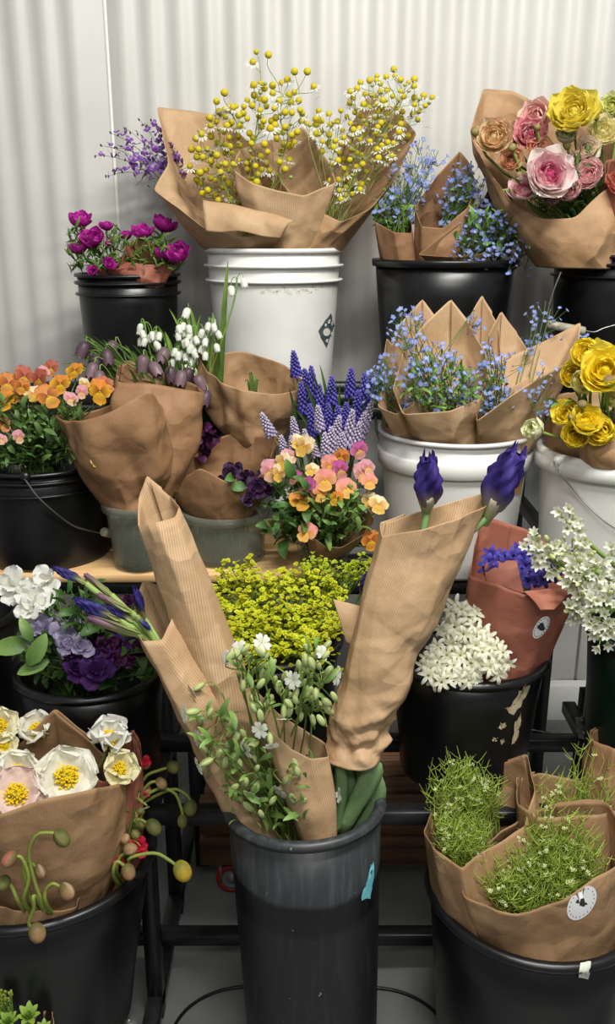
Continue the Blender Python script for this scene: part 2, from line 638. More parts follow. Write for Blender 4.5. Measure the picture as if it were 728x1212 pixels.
M['ink'] = mat_plain('black_ink', lin(40, 42, 44), 0.6)
M['emblem'] = mat_noise('worn_teal_print', lin(52, 68, 72), lin(84, 100, 102), 90, 0.5)
M['tape_tan'] = mat_noise('old_torn_tape', lin(160, 140, 108), lin(196, 180, 150), 60, 0.6)
M['tape_teal'] = mat_noise('teal_tape', lin(88, 172, 186), lin(122, 196, 205), 60, 0.55)
M['tape_white'] = mat_noise('masking_tape', lin(196, 202, 186), lin(216, 220, 204), 60, 0.6)
M['residue'] = mat_noise('glue_residue', lin(196, 192, 176), lin(212, 209, 198), 60, 0.5)
M['purple_paper'] = mat_plain('dark_plastic_strip', lin(60, 48, 48), 0.4)
# ------------------------------------------------------------------ the setting
WALL_Y = 2.22


def ribbed_panel(x0, x1, z0, z1):
    pitch, bev, dep = 0.064, 0.0065, 0.0055
    xs, ys = [x0, x0 + 0.006], [0.006, 0.0]
    x = x0 + 0.018
    while x + pitch < x1 - 0.006:
        xs += [x, x + bev, x + pitch / 2, x + pitch / 2 + bev]
        ys += [0, -dep, -dep, 0]
        x += pitch
    xs += [x1 - 0.006, x1]
    ys += [0.0, 0.006]
    g = G()
    n = len(xs)
    V = [(a, WALL_Y + b, z) for z in (z0, z1) for a, b in zip(xs, ys)]
    g.add(V, grid_quads(2, n))
    return g


wall = bpy.data.objects.new('wall_back', None)
COL.objects.link(wall)
wall.location = (0, WALL_Y, 0)
wall['kind'] = 'structure'
wall['label'] = 'white ribbed metal panel wall of the flower cooler'
SEAM = -0.452
edges = [SEAM - 2.4, SEAM - 1.2, SEAM, SEAM + 1.2, SEAM + 2.4, SEAM + 3.6]
for a, b in zip(edges[:-1], edges[1:]):
    obj('wall_panel', ribbed_panel(a + 0.0008, b - 0.0008, 0.0, 2.7), M['wall'], wall, smooth=False)
for s in edges[1:-1]:
    g = G(); g.add(*box(s, WALL_Y + 0.0045, 1.35, 0.0075, 0.006, 2.7))
    obj('panel_joint', g, M['white'], wall, smooth=False)

g = G()
g.add([(-2.8, -1.5, 0), (3.1, -1.5, 0), (3.1, WALL_Y + .02, 0), (-2.8, WALL_Y + .02, 0)], [(0, 1, 2, 3)])
fl = obj('floor', g, M['floor'])
tag(fl, 'smooth grey concrete floor under the rack', kind='structure')
g = G()
g.add([(-2.8, WALL_Y - .03, 0), (3.1, WALL_Y - .03, 0), (3.1, WALL_Y - .028, .10), (-2.8, WALL_Y - .028, .10),
       (3.1, WALL_Y - .004, .11), (-2.8, WALL_Y - .004, .11)], [(0, 1, 2, 3), (3, 2, 4, 5)])
tag(obj('baseboard_back', g, M['white'], smooth=False), 'pale base strip along the foot of the wall', kind='structure')

# ------------------------------------------------------------------ the stepped steel rack
Z_A, Z_B, Z_C, Z_D = 0.96, 0.70, 0.42, 0.10
T = 0.026
rack = thing('flower_rack', 'black square tube stepped rack with pine shelf boards holding the flower buckets', 'rack', (0, 1.5, 0))


def bar(name, a, b, t=T, mat='rack'):
    a, b = Vector(a), Vector(b)
    c, d = (a + b) / 2, b - a
    s = [max(t, abs(d[k])) for k in range(3)]
    gg = G(); gg.add(*box(c.x, c.y, c.z, *s, 0.002))
    return obj(name, gg, M[mat], rack, smooth=False)


XL, XR = -1.15, 1.35
for y in (1.80, 1.955, 2.11):
    bar('rail', (XL, y, Z_A - T / 2), (XR, y, Z_A - T / 2))
for y in (1.50, 1.62, 1.755):
    bar('rail', (XL, y, Z_B - T / 2 - (0.0 if y > 0 else 0)), (XR, y, Z_B - T / 2))
for y in (1.215, 1.425):
    bar('rail', (XL, y, Z_C - T / 2), (XR, y, Z_C - T / 2))
for y in (0.975, 1.30):
    bar('rail', (XL, y, Z_D - T / 2), (XR, y, Z_D - T / 2))
for x in (-1.12, -0.262, 0.53, 1.32):
    bar('post', (x, 2.145, 0.0), (x, 2.145, Z_A))
    bar('post', (x, 1.79, 0.0), (x, 1.79, Z_B - 0.0))
    bar('post', (x, 1.462, 0.0), (x, 1.462, Z_B - T))
    bar('post', (x + 0.036, 1.60, 0.0), (x + 0.036, 1.60, Z_C))
    bar('side_rail', (x, 0.97, 0.035), (x, 2.12, 0.035))
    bar('side_rail', (x, 1.22, Z_C - T * 1.5), (x, 1.60, Z_C - T * 1.5))
    bar('side_rail', (x, 1.48, Z_B - T * 1.5), (x, 2.12, Z_B - T * 1.5))
    bar('side_rail', (x, 1.80, Z_A - T * 1.5), (x, 2.12, Z_A - T * 1.5))
    bar('post', (x, 0.975, 0.0), (x, 0.975, Z_D - T))
    bar('post', (x, 1.215, 0.0), (x, 1.215, Z_C - T))
# zinc joining straps
for (u, v, Y, ang) in ((147, 1196, 1.06, 0.5), (690, 862, 1.43, -0.2)):
    zz = Z_D - T + .004 if v > 1000 else Z_C + .002
    d_ = ray(u, v)
    p = CAM + d_ * ((zz - CAM_H) / d_.z)
    gg = G(); gg.add(*box(0, 0, 0, 0.022, 0.075, 0.003, 0.001))
    V, Q, T_, C = gg.pack()
    V = V @ np.array(Matrix.Rotation(ang, 3, 'Z')).T + np.array((p.x, p.y, Z_D - T + 0.004 if v > 1000 else Z_C + 0.002))
    st = obj('joining_strap', (V, Q, T_, C), M['zinc'], rack, smooth=False, label='zinc joining strap with bolts')
    for k in (-.024, .024):
        h = G(); h.stamp(lathe([(0.0001, .006), (.004, .006), (.006, .003), (.006, 0)], 10),
                         Matrix.Translation((p.x + k * -math.sin(ang), p.y + k * math.cos(ang), (Z_D - T if v > 1000 else Z_C) + .004)))
        obj('bolt', h, M['zinc'], st)
# pine boards across the middle step
for k, (y0, y1) in enumerate(((1.478, 1.600), (1.604, 1.724), (1.728, 1.80))):
    gg = G(); gg.add(*box(-0.50, (y0 + y1) / 2, Z_B + 0.009, 1.10, y1 - y0, 0.018, 0.002))
    obj('shelf_board', gg, M['pine'], rack, smooth=False, label='pale pine shelf board')
BOARD = Z_B + 0.018

# wire hoops on the floor
for (cx, cy, r) in ((-0.105, 1.165, 0.125), (0.115, 1.165, 0.122)):
    gg = G()
    a = np.linspace(0, 2 * math.pi, 49)
    tubes(gg, np.stack([cx + r * np.cos(a), cy + r * np.sin(a) * .82, np.full(49, 0.0035)], -1), 0.0030, 6)
    top('wire_hoop', gg, M['wire_black'], 'thin black wire hoop lying on the concrete beside the tall bucket', 'wire hoop', 'wire hoops on the floor')

# timber dolly on casters, under the rack
dx0, dx1, dy0, dy1 = -0.215, 0.43, 1.49, 1.76
dolly = thing('timber_dolly', 'low brown timber dolly on red casters under the rack', 'dolly', (0.1, 1.62, 0))
for nm, (z0, z1, inset) in {'top_plank': (0.155, 0.225, 0.0), 'lower_plank': (0.085, 0.150, -0.004), }.items():
    gg = G(); gg.add(*box((dx0 + dx1) / 2, dy0 + 0.02 + inset, (z0 + z1) / 2, dx1 - dx0, 0.04, z1 - z0, 0.003))
    obj(nm, gg, M['old_wood'], dolly, smooth=False)
    gg = G(); gg.add(*box((dx0 + dx1) / 2, dy1 - 0.02, (z0 + z1) / 2, dx1 - dx0, 0.04, z1 - z0, 0.003))
    obj(nm, gg, M['old_wood'], dolly, smooth=False)
for k in range(3):
    gg = G(); gg.add(*box((dx0 + dx1) / 2, dy0 + 0.082 + k * 0.055, 0.205, dx1 - dx0 - 0.01, 0.05, 0.03, 0.003))
    obj('deck_plank', gg, M['old_wood'], dolly, smooth=False)
for cx in (dx0 + 0.06, dx1 - 0.06):
    for cy in (dy0 + 0.03, dy1 - 0.05):
        gg = G(); gg.add(*box(cx, cy, 0.082, 0.07, 0.05, 0.005, 0.001)); gg.add(*box(cx - .022, cy, .055, .003, .036, .05)); gg.add(*box(cx + .022, cy, .055, .003, .036, .05))
        cs = obj('caster', gg, M['zinc'], dolly, smooth=False)
        R = Matrix.Translation((cx, cy, 0.034)) @ Matrix.Rotation(math.pi / 2, 4, 'X')
        gg = G(); gg.stamp(lathe([(.024, -.012), (.032, -.012), (.034, -.008), (.034, .008), (.032, .012), (.024, .012), (.024, -.012)], 24), R)
        obj('tread', gg, M['red_rubber'], cs)
        gg = G(); gg.stamp(lathe([(.0001, .011), (.006, .013), (.008, .008), (.02, .007), (.0245, .012), (.0245, -.012), (.02, -.007), (.0001, -.007)], 24), R)
        obj('hub', gg, M['zinc'], cs)

# ------------------------------------------------------------------ buckets
BVH = {}


class Bk:
    pass


def bucket(key, name, label, u, v, Y, a, base_z, mat, style, taper=0.85, lean=(0, 0), n=56, cat='bucket', group=None):
    c = at(u, v, Y)
    r = a * mpp(u, v, Y)
    h = c.z - base_z
    b = Bk()
    b.c, b.r, b.h, b.Y, b.u, b.v = c, r, h, Y, u, v
    rot = Matrix.Rotation(lean[0], 4, 'Y') @ Matrix.Rotation(lean[1], 4, 'X')
    top_off = rot @ Vector((0, 0, h))
    b.base = Vector((c.x - top_off.x, c.y - top_off.y, base_z + r * taper * (abs(math.sin(lean[0])) + abs(math.sin(lean[1])))))
    rb = r * taper
    th = 0.0035
    rr = lambda z: rb + (r - rb) * (z / h)       # outer radius on the wall
    root = thing(name, label, cat, b.base, group)
    b.root = root
    prof = [(0.0001, 0.0), (rb - .008, 0), (rb - .002, .002), (rb, .008)]
    zt = h - 0.006
    prof += [(rr(h * k) - (.004 if style == 'floral' else .003), h * k) for k in (.25, .5, .75)]
    prof += [(rr(zt) - .004, zt), (rr(zt) - .004 - th, zt), (rr(h * .5) - th - .004, h * .5), (rb - th, .012), (0.0001, .010)]
    body = G(); body.add(*lathe(prof, n))
    tm = Matrix.Translation(b.base) @ rot
    b.tm = tm

    def part(nm, pr, m=None, parent=root):
        gg = G(); gg.stamp(lathe(pr, n), tm)
        return obj(nm, gg, m or mat, parent)

    def ring(z0, z1, out, rnd=.0015):
        return [(rr(z0) - .005, z0), (rr(z0) + out - rnd, z0), (rr(z0) + out, z0 + rnd), (rr(z1) + out, z1 - rnd), (rr(z1) + out - rnd, z1), (rr(z1) - .005, z1)]

    gg = G(); gg.stamp(body.pack(), tm)
    V, Q, T_, C = gg.pack()
    obj('body', gg, mat, root)
    allV, allQ = [V], [Q]

    def pr(nm, prof_):
        g2 = G(); g2.stamp(lathe(prof_, n), tm)
        V2, Q2, _, _ = g2.pack()
        allQ.append(Q2 + sum(len(x) for x in allV)); allV.append(V2)
        obj(nm, g2, mat, root)
    if style == 'floral':            # thick rolled lip and a soft shoulder
        t = np.linspace(0, 2 * math.pi, 13)
        k = min(0.0085, r * .075)
        pr('rim', [(r - k * .6 + k * math.cos(x), h - k * .9 + k * .9 * math.sin(x)) for x in t])
    elif style == 'pail_black':
        pr('rim', [(r - .007, h - .006), (r - .006, h), (r + .001, h), (r + .002, h - .006), (r - .004, h - .008)])
        pr('collar_ring', ring(h - .022, h - .016, .004))
        pr('collar_ring', ring(h - .045, h - .040, .004))
    elif style == 'pail_white':
        pr('rim', [(r - .007, h - .006), (r - .006, h), (r + .001, h), (r + .002, h - .008), (r - .004, h - .010)])
        pr('collar_ring', ring(h - .038, h - .033, .006))
        pr('collar_ring', ring(h - .068, h - .063, .006))
    elif style == 'pail_band':
        pr('rim', [(r - .007, h - .006), (r - .006, h), (r + .001, h), (r + .002, h - .006), (r - .004, h - .008)])
        pr('collar_band', ring(h - .064, h - .036, .0045))
    elif style == 'pail_lip':
        pr('rim', [(r - .007, h - .006), (r - .006, h), (r + .002, h), (r + .004, h - .010), (r + .0035, h - .012), (r + .0055, h - .014), (r + .0055, h - .034), (r + .002, h - .036), (r - .005, h - .036)])
    elif style == 'tub':
        pr('rim', [(r - .005, h - .006), (r - .004, h), (r + .002, h), (r + .003, h - .004), (r + .002, h - .014), (r - .003, h - .015)])
    b.bvh = BVHTree.FromPolygons([tuple(x) for x in np.concatenate(allV)], [tuple(int(i) for i in q) for q in np.concatenate(allQ)])
    BVH[key] = b
    b.mat = mat
    return b


def hit(bvh, u, v, lift=0.0):
    loc, nor, _, _ = bvh.ray_cast(CAM, ray(u, v).normalized())
    if loc is None: return None, None
    if nor.dot(ray(u, v)) > 0: nor = -nor
    return loc + nor * lift, nor


def decal(bvh, u, v, outline, mat, parent, name, lift=0.0012, rings=4, label=None, scale=True):
    """flat print or tape: outline in photograph pixels about (u, v), laid on the surface it sticks to"""
    p0, n0 = hit(bvh, u, v)
    if p0 is None:
        print('decal misses', name, u, v); return None
    V = [p0 + n0 * lift]
    for k in range(1, rings + 1):
        for (du, dv) in outline:
            p, n = hit(bvh, u + du * k / rings, v + dv * k / rings)
            V.append((p + n * lift) if p is not None and (p - p0).length < .2 else V[0])
    m = len(outline)
    T_ = [(0, 1 + (j + 1) % m, 1 + j) for j in range(m)]
    Q = []
    for k in range(rings - 1):
        for j in range(m):
            a, b = 1 + k * m + j, 1 + k * m + (j + 1) % m
            Q.append((a, b, b + m, a + m))
    gg = G(); gg.add([tuple(x) for x in V], Q, T_)
    return obj(name, gg, mat, parent, label=label)


def ell(a, b, rot=0.0, n=28):
    return [(a * math.cos(t) * math.cos(rot) - b * math.sin(t) * math.sin(rot), a * math.cos(t) * math.sin(rot) + b * math.sin(t) * math.cos(rot))
            for t in np.linspace(0, 2 * math.pi, n, endpoint=False)]


def rough_poly(pts, jit, rnd, sub=3):
    out = []
    for i in range(len(pts)):
        a, b = pts[i - 1], pts[i]
        for k in range(sub):
            f = k / sub
            out.append((a[0] + (b[0] - a[0]) * f + rnd.uniform(-jit, jit), a[1] + (b[1] - a[1]) * f + rnd.uniform(-jit, jit)))
    return out


def handle_on(b, pts, lift=0.006, rad=0.0017, grip=None, lug=None, mat='wire', Y=None):
    P = []
    for (u, v) in pts:
        p = None
        if Y is None:
            p, n = hit(b.bvh, u, v, lift)
        P.append(p if p is not None else at(u, v, Y or b.Y))
    g = G(); tubes(g, catmull(P, 28), rad, 6)
    w = obj('handle', g, M[mat], b.root)
    if grip:
        (u0, v0), (u1, v1), gr = grip
        def q(u, v):
            p, n = hit(b.bvh, u, v, lift + gr) if Y is None else (at(u, v, Y), None)
            return p if p is not None else at(u, v, b.Y - b.r - .01)
        p0, p1 = q(u0, v0), q(u1, v1)
        g = G()
        tubes(g, [p0, p0.lerp(p1, .03), p0.lerp(p1, .97), p1], [gr * .9, gr, gr, gr * .9], 14, cap=True)
        obj('grip', g, M['grip'], w, label='pale plastic handle grip')
    if lug:
        p, n = hit(b.bvh, *lug)
        if p is not None:
            g = G(); g.stamp(lathe([(.0001, .007), (.006, .007), (.008, .004), (.009, -.004)], 16), frame(p, n))
            obj('lug', g, b.mat, b.root)
    return w


bucket('anem', 'bucket', 'small black bucket of magenta anemones on the top step', 151, 323, 2.0, 61, Z_A, M['black'], 'pail_black', 0.87)
bucket('cham', 'bucket', 'white bucket with worn diamond emblem holding the chamomile', 324, 293, 1.97, 81, Z_A, M['white'], 'pail_white', 0.86)
bucket('fmnb', 'bucket', 'black bucket of forget-me-nots on the top step', 528, 306, 1.93, 86, Z_A, M['black'], 'tub', 0.82)
bucket('ranb', 'bucket', 'black bucket with wire bail holding the mixed ranunculus', 748, 300, 1.90, 91, Z_A, M['black'], 'pail_black', 0.87)
bucket('viol', 'bucket', 'black pail of orange violas standing on the pine board', 47, 541, 1.60, 82, BOARD, M['black'], 'pail_black', 0.93)
bucket('clr1', 'clear_container', 'narrow cloudy plastic container holding the tall paper wraps', 164, 592, 1.525, 42, BOARD, M['clear'], 'tub', 0.78, cat='container')
bucket('clr2', 'clear_container', 'wide cloudy plastic container with an ear handle and dark pansies', 266, 600, 1.57, 52, BOARD, M['clear'], 'tub', 0.90, cat='container')
bucket('frit', 'bucket', 'black bucket of fritillaries behind the clear containers', 215, 512, 1.765, 58, BOARD, M['black'], 'pail_black', 0.88)
bucket('musc', 'tub', 'small white tub of grape hyacinths behind the peach violas', 385, 588, 1.695, 58, BOARD, M['white'], 'tub', 0.85, cat='tub')
bucket('jarr', 'glass_jar', 'small glass jar of peach violas on the pine board', 384, 642, 1.535, 31, BOARD, M['glass'], 'tub', 0.92, cat='jar')
bucket('fmnw', 'bucket', 'white bucket with brown handwritten sticker holding the forget-me-nots', 539, 506, 1.60, 91, Z_B, M['white'], 'pail_band', 0.84)
bucket('yran', 'bucket', 'white bucket of yellow ranunculus with thin wire bail', 736, 527, 1.52, 96, Z_B, M['white'], 'pail_lip', 0.90)
bucket('pans', 'bucket', 'black bucket of white and purple pansies on the lower step', 108, 792, 1.305, 88, Z_C, M['black'], 'floral', 0.88, lean=(0, -.07))
bucket('euph', 'bucket', 'black bucket filled with lime green spurge', 325, 750, 1.36, 80, Z_C, M['black'], 'floral', 0.86)
bucket('hyac', 'bucket', 'black bucket with torn tan tape holding white hyacinths', 552, 774, 1.335, 94, Z_C, M['black'], 'floral', 0.80, lean=(0, -.07))
bucket('gree', 'bucket', 'dark green bucket of white bluebells at the rack end', 795, 742, 1.33, 98, Z_C, M['dark_green'], 'floral', 0.86)
bucket('farl', 'bucket', 'plain black bucket standing behind the pansies', -58, 722, 1.39, 78, Z_C, M['black'], 'floral', 0.9)
bucket('popp', 'bucket', 'big black bucket of poppies on the bottom rail', 44, 1010, 1.135, 138, Z_D, M['black'], 'floral', 0.73, lean=(0, -.07))
bucket('tall', 'bucket', 'tall scuffed black bucket with teal tape standing on the floor', 360, 950, 1.105, 94, 0.0, M['black_worn'], 'floral', 0.87, lean=(-0.03, -0.08))
bucket('gren', 'bucket', 'wide black bucket of wrapped green cress with white tape', 634, 1043, 1.115, 128, 0.0, M['black'], 'floral', 0.82)

RND = random.Random(5)
# emblem on the chamomile bucket
b = BVH['cham']
em = decal(b.bvh, 386, 391, rough_poly([(-10, 1), (5, -20), (9, -6), (0, 20)], 0.6, RND, 5), M['emblem'], b.root, 'emblem', label='worn dark teal diamond emblem')
for (u, v, o) in ((386, 393, ell(4.2, 4.8, .3, 10)), (389, 381, rough_poly([(-1.6, 2), (-1, -2.5), (1.3, -3), (.8, 2)], .3, RND)), (392.3, 383, rough_poly([(-.8, 2), (-.6, -2.5), (.8, -2.5), (.6, 2)], .2, RND)),
                  (385, 384.5, rough_poly([(-1.5, 1.5), (-1, -1.5), (1.3, -1.5), (1, 1.5)], .3, RND)), (386.5, 403, rough_poly([(-1.5, 1), (-1, -2), (1.5, -2), (.6, 2.5)], .3, RND)), (391.5, 395, rough_poly([(-1, 2), (-.6, -2), (1, -2), (.6, 2)], .3, RND))):
    decal(b.bvh, u, v, o, M['white'], em, 'emblem_mark', 0.0016, 2)
for k in range(16):
    u = 312 + k * 4.6 + RND.uniform(-1, 1)
    decal(b.bvh, u, 345 - 3.0 * ((u - 324) / 70) ** 2 + RND.uniform(-5, 5), rough_poly([(-3, 1.6), (-2, -2), (2.5, -2), (2, 2)], 1.0, RND), M['residue'], b.root, 'glue_residue', 0.0004, 2)
# brown hand-written sticker on the forget-me-not bucket
b = BVH['fmnw']
stk = decal(b.bvh, 607, 573, rough_poly([(-24, 20), (-24, -12), (13, -20), (9, 12), (4, 12)], 0.4, RND, 4), M['kraft'], b.root, 'sticker', label='brown kraft sticker with black handwriting')
hx = 603
for (pts) in ([(0, 0), (2, -8), (4, 0)], [(5, 0), (5, -8), (8, -6), (5, -4), (8, -1)], [(10, -2), (10, -8), (10, -1), (12, -2)], [(-8, 2), (-8, -6), (-4, -6), (-7, -3), (-4, 1)], [(-3, 1), (-2, -7)], [(2, 10), (4, 4), (6, 9)], [(-6, 12), (-6, 5), (-3, 7)]):
    P = [hit(b.bvh, hx + x, 568 + y, .0018)[0] for x, y in pts]
    P = [p for p in P if p is not None]
    if len(P) > 1:
        g = G(); tubes(g, P, 0.0006, 4)
        obj('handwriting', g, M['ink'], stk)
# torn tape
b = BVH['hyac']
for (u, v, o) in ((612, 832, [(-16, 6), (-6, 2), (2, -14), (10, -22), (14, -20), (4, 4), (-4, 14)]), (611, 868, [(-6, 12), (-1, -14), (4, -24), (4, -10), (-1, 8)]),
                  (594, 859, [(-5, 3), (-2, -4), (5, -3), (2, 4)]), (586, 874, [(-3, 3), (-2, -2), (3, -2), (1, 3)]), (595, 877, [(-3, 3), (-1, -2), (2, -3), (1, 2)])):
    decal(b.bvh, u, v, rough_poly(o, 1.6, RND, 4), M['tape_tan'], b.root, 'torn_tape', label='torn tan tape scrap')
b = BVH['tall']
decal(b.bvh, 435, 1043, rough_poly([(-8, 22), (-7, 12), (-2, 4), (4, -20), (7, -24), (6, 4), (2, 20)], 1.0, RND, 3), M['tape_teal'], b.root, 'torn_tape', label='torn teal tape')
pr = [(b.r * x, b.h * z) for x, z in ()]
b = BVH['gren']
decal(b.bvh, 692, 1150, rough_poly([(-8, 6), (-5, -10), (8, -12), (4, 8)], .6, RND, 3), M['tape_white'], b.root, 'masking_tape', label='pale masking tape scrap')
# handles
handle_on(BVH['viol'], [(30, 566), (48, 590), (80, 618), (100, 626), (118, 631)], grip=((115, 628), (126, 632), .0085), lug=(30, 564))
handle_on(BVH['yran'], [(661, 546), (666, 560), (684, 582), (706, 607), (728, 624), (750, 632)], lug=(661, 545), rad=.0013)
b = BVH['ranb']
handle_on(b, [(664, 322), (655, 345), (648, 372), (652, 384), (668, 388), (690, 391), (704, 393), (716, 388), (740, 382)], Y=1.74, grip=((648, 384), (692, 392), .0085))
b = BVH['fmnw']
handle_on(b, [(447, 516), (444, 505), (445, 494), (448, 520)], Y=1.6, rad=.0013)
b = BVH['clr2']   # moulded ear on the clear container
g = G()
p0 = at(300, 610, 1.52)
a = np.linspace(0, 2 * math.pi, 25)
tubes(g, [p0 + Vector((math.cos(x) * .013, -.002, math.sin(x) * .016)) for x in a], .0035, 8)
obj('ear', g, M['clear'], b.root)
# water in the see-through vessels
for key, fill in (('clr1', .55), ('clr2', .32), ('jarr', .7)):
    b = BVH[key]
    rb = {'clr1': .78, 'clr2': .90, 'jarr': .92}[key]
    r0, r1 = b.r * rb - .005, b.r * (rb + (1 - rb) * fill) - .006
    g = G(); g.stamp(lathe([(.0001, .012), (r0, .012), (r1, b.h * fill), (.0001, b.h * fill)], 40), Matrix.Translation(b.base))
    obj('water', g, M['water'], b.root)

# ------------------------------------------------------------------ paper wraps
def folds(P, rnd, lam, n):
    """sharp straight creases: triangle waves along random directions"""
    out = np.zeros(P.shape[:2])
    for k in range(n):
        d = np.array([rnd.gauss(0, 1), rnd.gauss(0, .6), rnd.gauss(0, .8)]); d /= np.linalg.norm(d)
        l = rnd.uniform(*lam)
        x = P @ d / l + rnd.random() + .12 * np.sin(P[..., 2] * 14 + k)
        out += (np.abs((x % 1.0) - .5) * 4 - 1) * (l / lam[1]) ** .7
    return out / math.sqrt(n) * 1.3


def sheet(parent, name, mat, c, bul=.006, seed=1, crumple=.002, n=26):
    """a turned-out flap of a wrap: four corners with a soft bend"""
    P = [np.array(tuple(at(*x))) for x in c]
    rnd = random.Random(seed)
    a = np.linspace(0, 1, n)[:, None, None]; b_ = np.linspace(0, 1, n)[None, :, None]
    V = (P[0] * (1 - a) + P[3] * a) * (1 - b_) + (P[1] * (1 - a) + P[2] * a) * b_
    nrm = np.cross(P[1] - P[0], P[3] - P[0]); nrm /= np.linalg.norm(nrm)
    if nrm[1] > 0: nrm = -nrm
    F = folds(V, rnd, (.03, .1), 5)
    V = V + nrm * (bul * 4 * (a * (1 - a)) + bul * 2 * b_ * (1 - b_) + crumple * F[..., None])
    g = G(); g.add(V.reshape(-1, 3), grid_quads(n, n))
    L1, L2 = np.linalg.norm(P[1] - P[0]), np.linalg.norm(P[3] - P[0])
    uv = np.stack(np.broadcast_arrays(b_[..., 0] * L1 * 10, a[..., 0] * L2 * 10), -1).reshape(-1, 2)
    o = obj(name, g, M[mat], parent, uv=uv)
    o.modifiers.new('thickness', 'SOLIDIFY').thickness = .0007
    return o


def wrap(name, label, rim, base, mat, bulge=0.06, crumple=0.004, pleat=0.003, curl=0.0, cols=140, rows=40, seed=1, overlap=0.10, group=None, cat='paper wrap',
         smooth=1, ribdir=0.0, power=1.0, flute=9, gather=0.0):
    rnd = random.Random(seed)
    P = np.array([tuple(at(*p)) for p in rim])
    c = P.mean(0)
    bc = at(base[0], base[1], base[2])
    br = base[3]
    loop = np.concatenate([P, P[:1]])
    seg = np.linalg.norm(np.diff(loop, axis=0), axis=1)
    cum = np.concatenate([[0], np.cumsum(seg)])
    t = np.linspace(0, cum[-1] * (1 + overlap), cols)
    tt = np.mod(t, cum[-1])
    R = np.stack([np.interp(tt, cum, loop[:, k]) for k in range(3)], -1)
    for _ in range(smooth):
        R[1:-1] = (R[:-2] + 2 * R[1:-1] + R[2:]) / 4
    d = R[:, :2] - c[:2]
    ang = np.unwrap(np.arctan2(d[:, 1], d[:, 0]))
    # even out the turn so the foot of the sheet winds steadily
    lin_ang = ang[0] + (ang[-1] - ang[0]) * np.linspace(0, 1, cols)
    ang = 0.6 * ang + 0.4 * lin_ang
    dirn = np.stack([np.cos(ang), np.sin(ang), np.zeros(cols)], -1)
    spiral = np.linspace(0, 1, cols)[:, None] * 0.006
    B = np.array(tuple(bc)) + dirn * (br + spiral)
    R = R + dirn * spiral * 1.2
    off = Vector((rnd.random() * 50, rnd.random() * 50, rnd.random() * 50))
    s = np.linspace(0, 1, rows)
    V = np.zeros((rows, cols, 3))
    L = np.linalg.norm(R - B, axis=1)
    for i in range(rows):
        f = s[i] ** power
        X = B * (1 - f) + R * f + dirn * (bulge * 4 * s[i] * (1 - s[i]) * L[:, None])
        V[i] = X
    ut = np.linspace(0, 1, cols)
    FD = folds(V, rnd, (.045, .15), 6)
    FG_ = folds(V, rnd, (.016, .04), 7) if gather else FD
    for i in range(rows):
        for j in range(cols):
            p = Vector(V[i, j])
            q = p * 16 + off
            w = 0.25 + 0.75 * math.sin(math.pi * min(1, s[i] * 0.85 + .1))
            n1 = noise.noise(q * .5)
            msk = 0.5 + 1.2 * noise.noise(q * .35 + Vector((4, 8, 2)))
            msk = max(.15, min(1.2, msk))
            disp = crumple * (0.5 * n1 + 2.0 * FD[i, j] * msk) * w
            if gather and s[i] < .34: disp += gather * (FG_[i, j] + .4 * FD[i, j]) * min(1, s[i] * 14) * (1 - s[i] / .34)
            fl = abs(((ut[j] * flute + noise.noise(Vector((ut[j] * 6, s[i] * 1.2, off.x))) * 1.2) % 1.0) - .5) * 2 - .5
            disp += pleat * fl * (0.35 + 0.65 * s[i])
            if curl and s[i] > .8: disp += curl * ((s[i] - .8) / .2) ** 2
            V[i, j] += dirn[j] * disp
            V[i, j, 2] += crumple * 0.3 * noise.noise(q * 1.3 + Vector((2, 9, 4)))
    g = G(); g.add(V.reshape(-1, 3), grid_quads(rows, cols))
    uu = np.cumsum(np.concatenate([[0], np.linalg.norm(np.diff(R * .6 + B * .4, axis=0), axis=1)]))
    Umap, Vmap = np.meshgrid(uu * 10, s * float(L.mean()) * 10)
    ca, sa = math.cos(ribdir), math.sin(ribdir)
    uv = np.stack([Umap * ca + Vmap * sa, -Umap * sa + Vmap * ca], -1).reshape(-1, 2)
    o = top(name, g, M[mat], label, cat, group, uv=uv, origin=bc)
    md = o.modifiers.new('thickness', 'SOLIDIFY')
    md.thickness = 0.0007
    Vw, Qw, _, _ = g.pack()
    o['_k'] = 0
    del o['_k']
    WB[o.name] = BVHTree.FromPolygons([tuple(x) for x in Vw], [tuple(int(i) for i in q) for q in Qw])
    return o


WB = {}
PW = 'paper_wrap'
# chamomile
chamw = wrap(PW, 'kraft paper wrap with a tall back sheet, left of the chamomile', [(262, 137, 2.09), (225, 131, 2.10), (187, 126, 2.06), (196, 165, 2.0), (203, 195, 1.95), (186, 225, 1.92), (215, 248, 1.87), (243, 271, 1.84), (283, 282, 1.82), (330, 273, 1.84), (349, 246, 1.87), (320, 200, 1.98)],
     (292, 312, 1.96, .06), 'kraft_rib', 0.05, .004, .002, curl=.004, seed=3)
wrap(PW, 'kraft paper wrap with a pointed peak amid the chamomile', [(322, 165, 2.06), (300, 172, 2.02), (285, 177, 1.94), (279, 200, 1.88), (300, 217, 1.855), (330, 226, 1.845), (358, 232, 1.84), (394, 216, 1.87), (383, 190, 1.95), (356, 149, 2.04), (340, 165, 2.06)],
     (338, 312, 1.92, .05), 'kraft_rib', 0.05, .004, .002, curl=.004, seed=4)
wrap(PW, 'kraft paper wrap leaning right out of the chamomile bucket', [(438, 108, 2.08), (415, 150, 2.06), (395, 215, 1.97), (378, 250, 1.88), (405, 263, 1.86), (440, 246, 1.87), (470, 205, 1.92), (490, 158, 1.99), (465, 128, 2.06)],
     (362, 312, 1.95, .05), 'kraft', 0.03, .004, .002, seed=6, power=1.2)
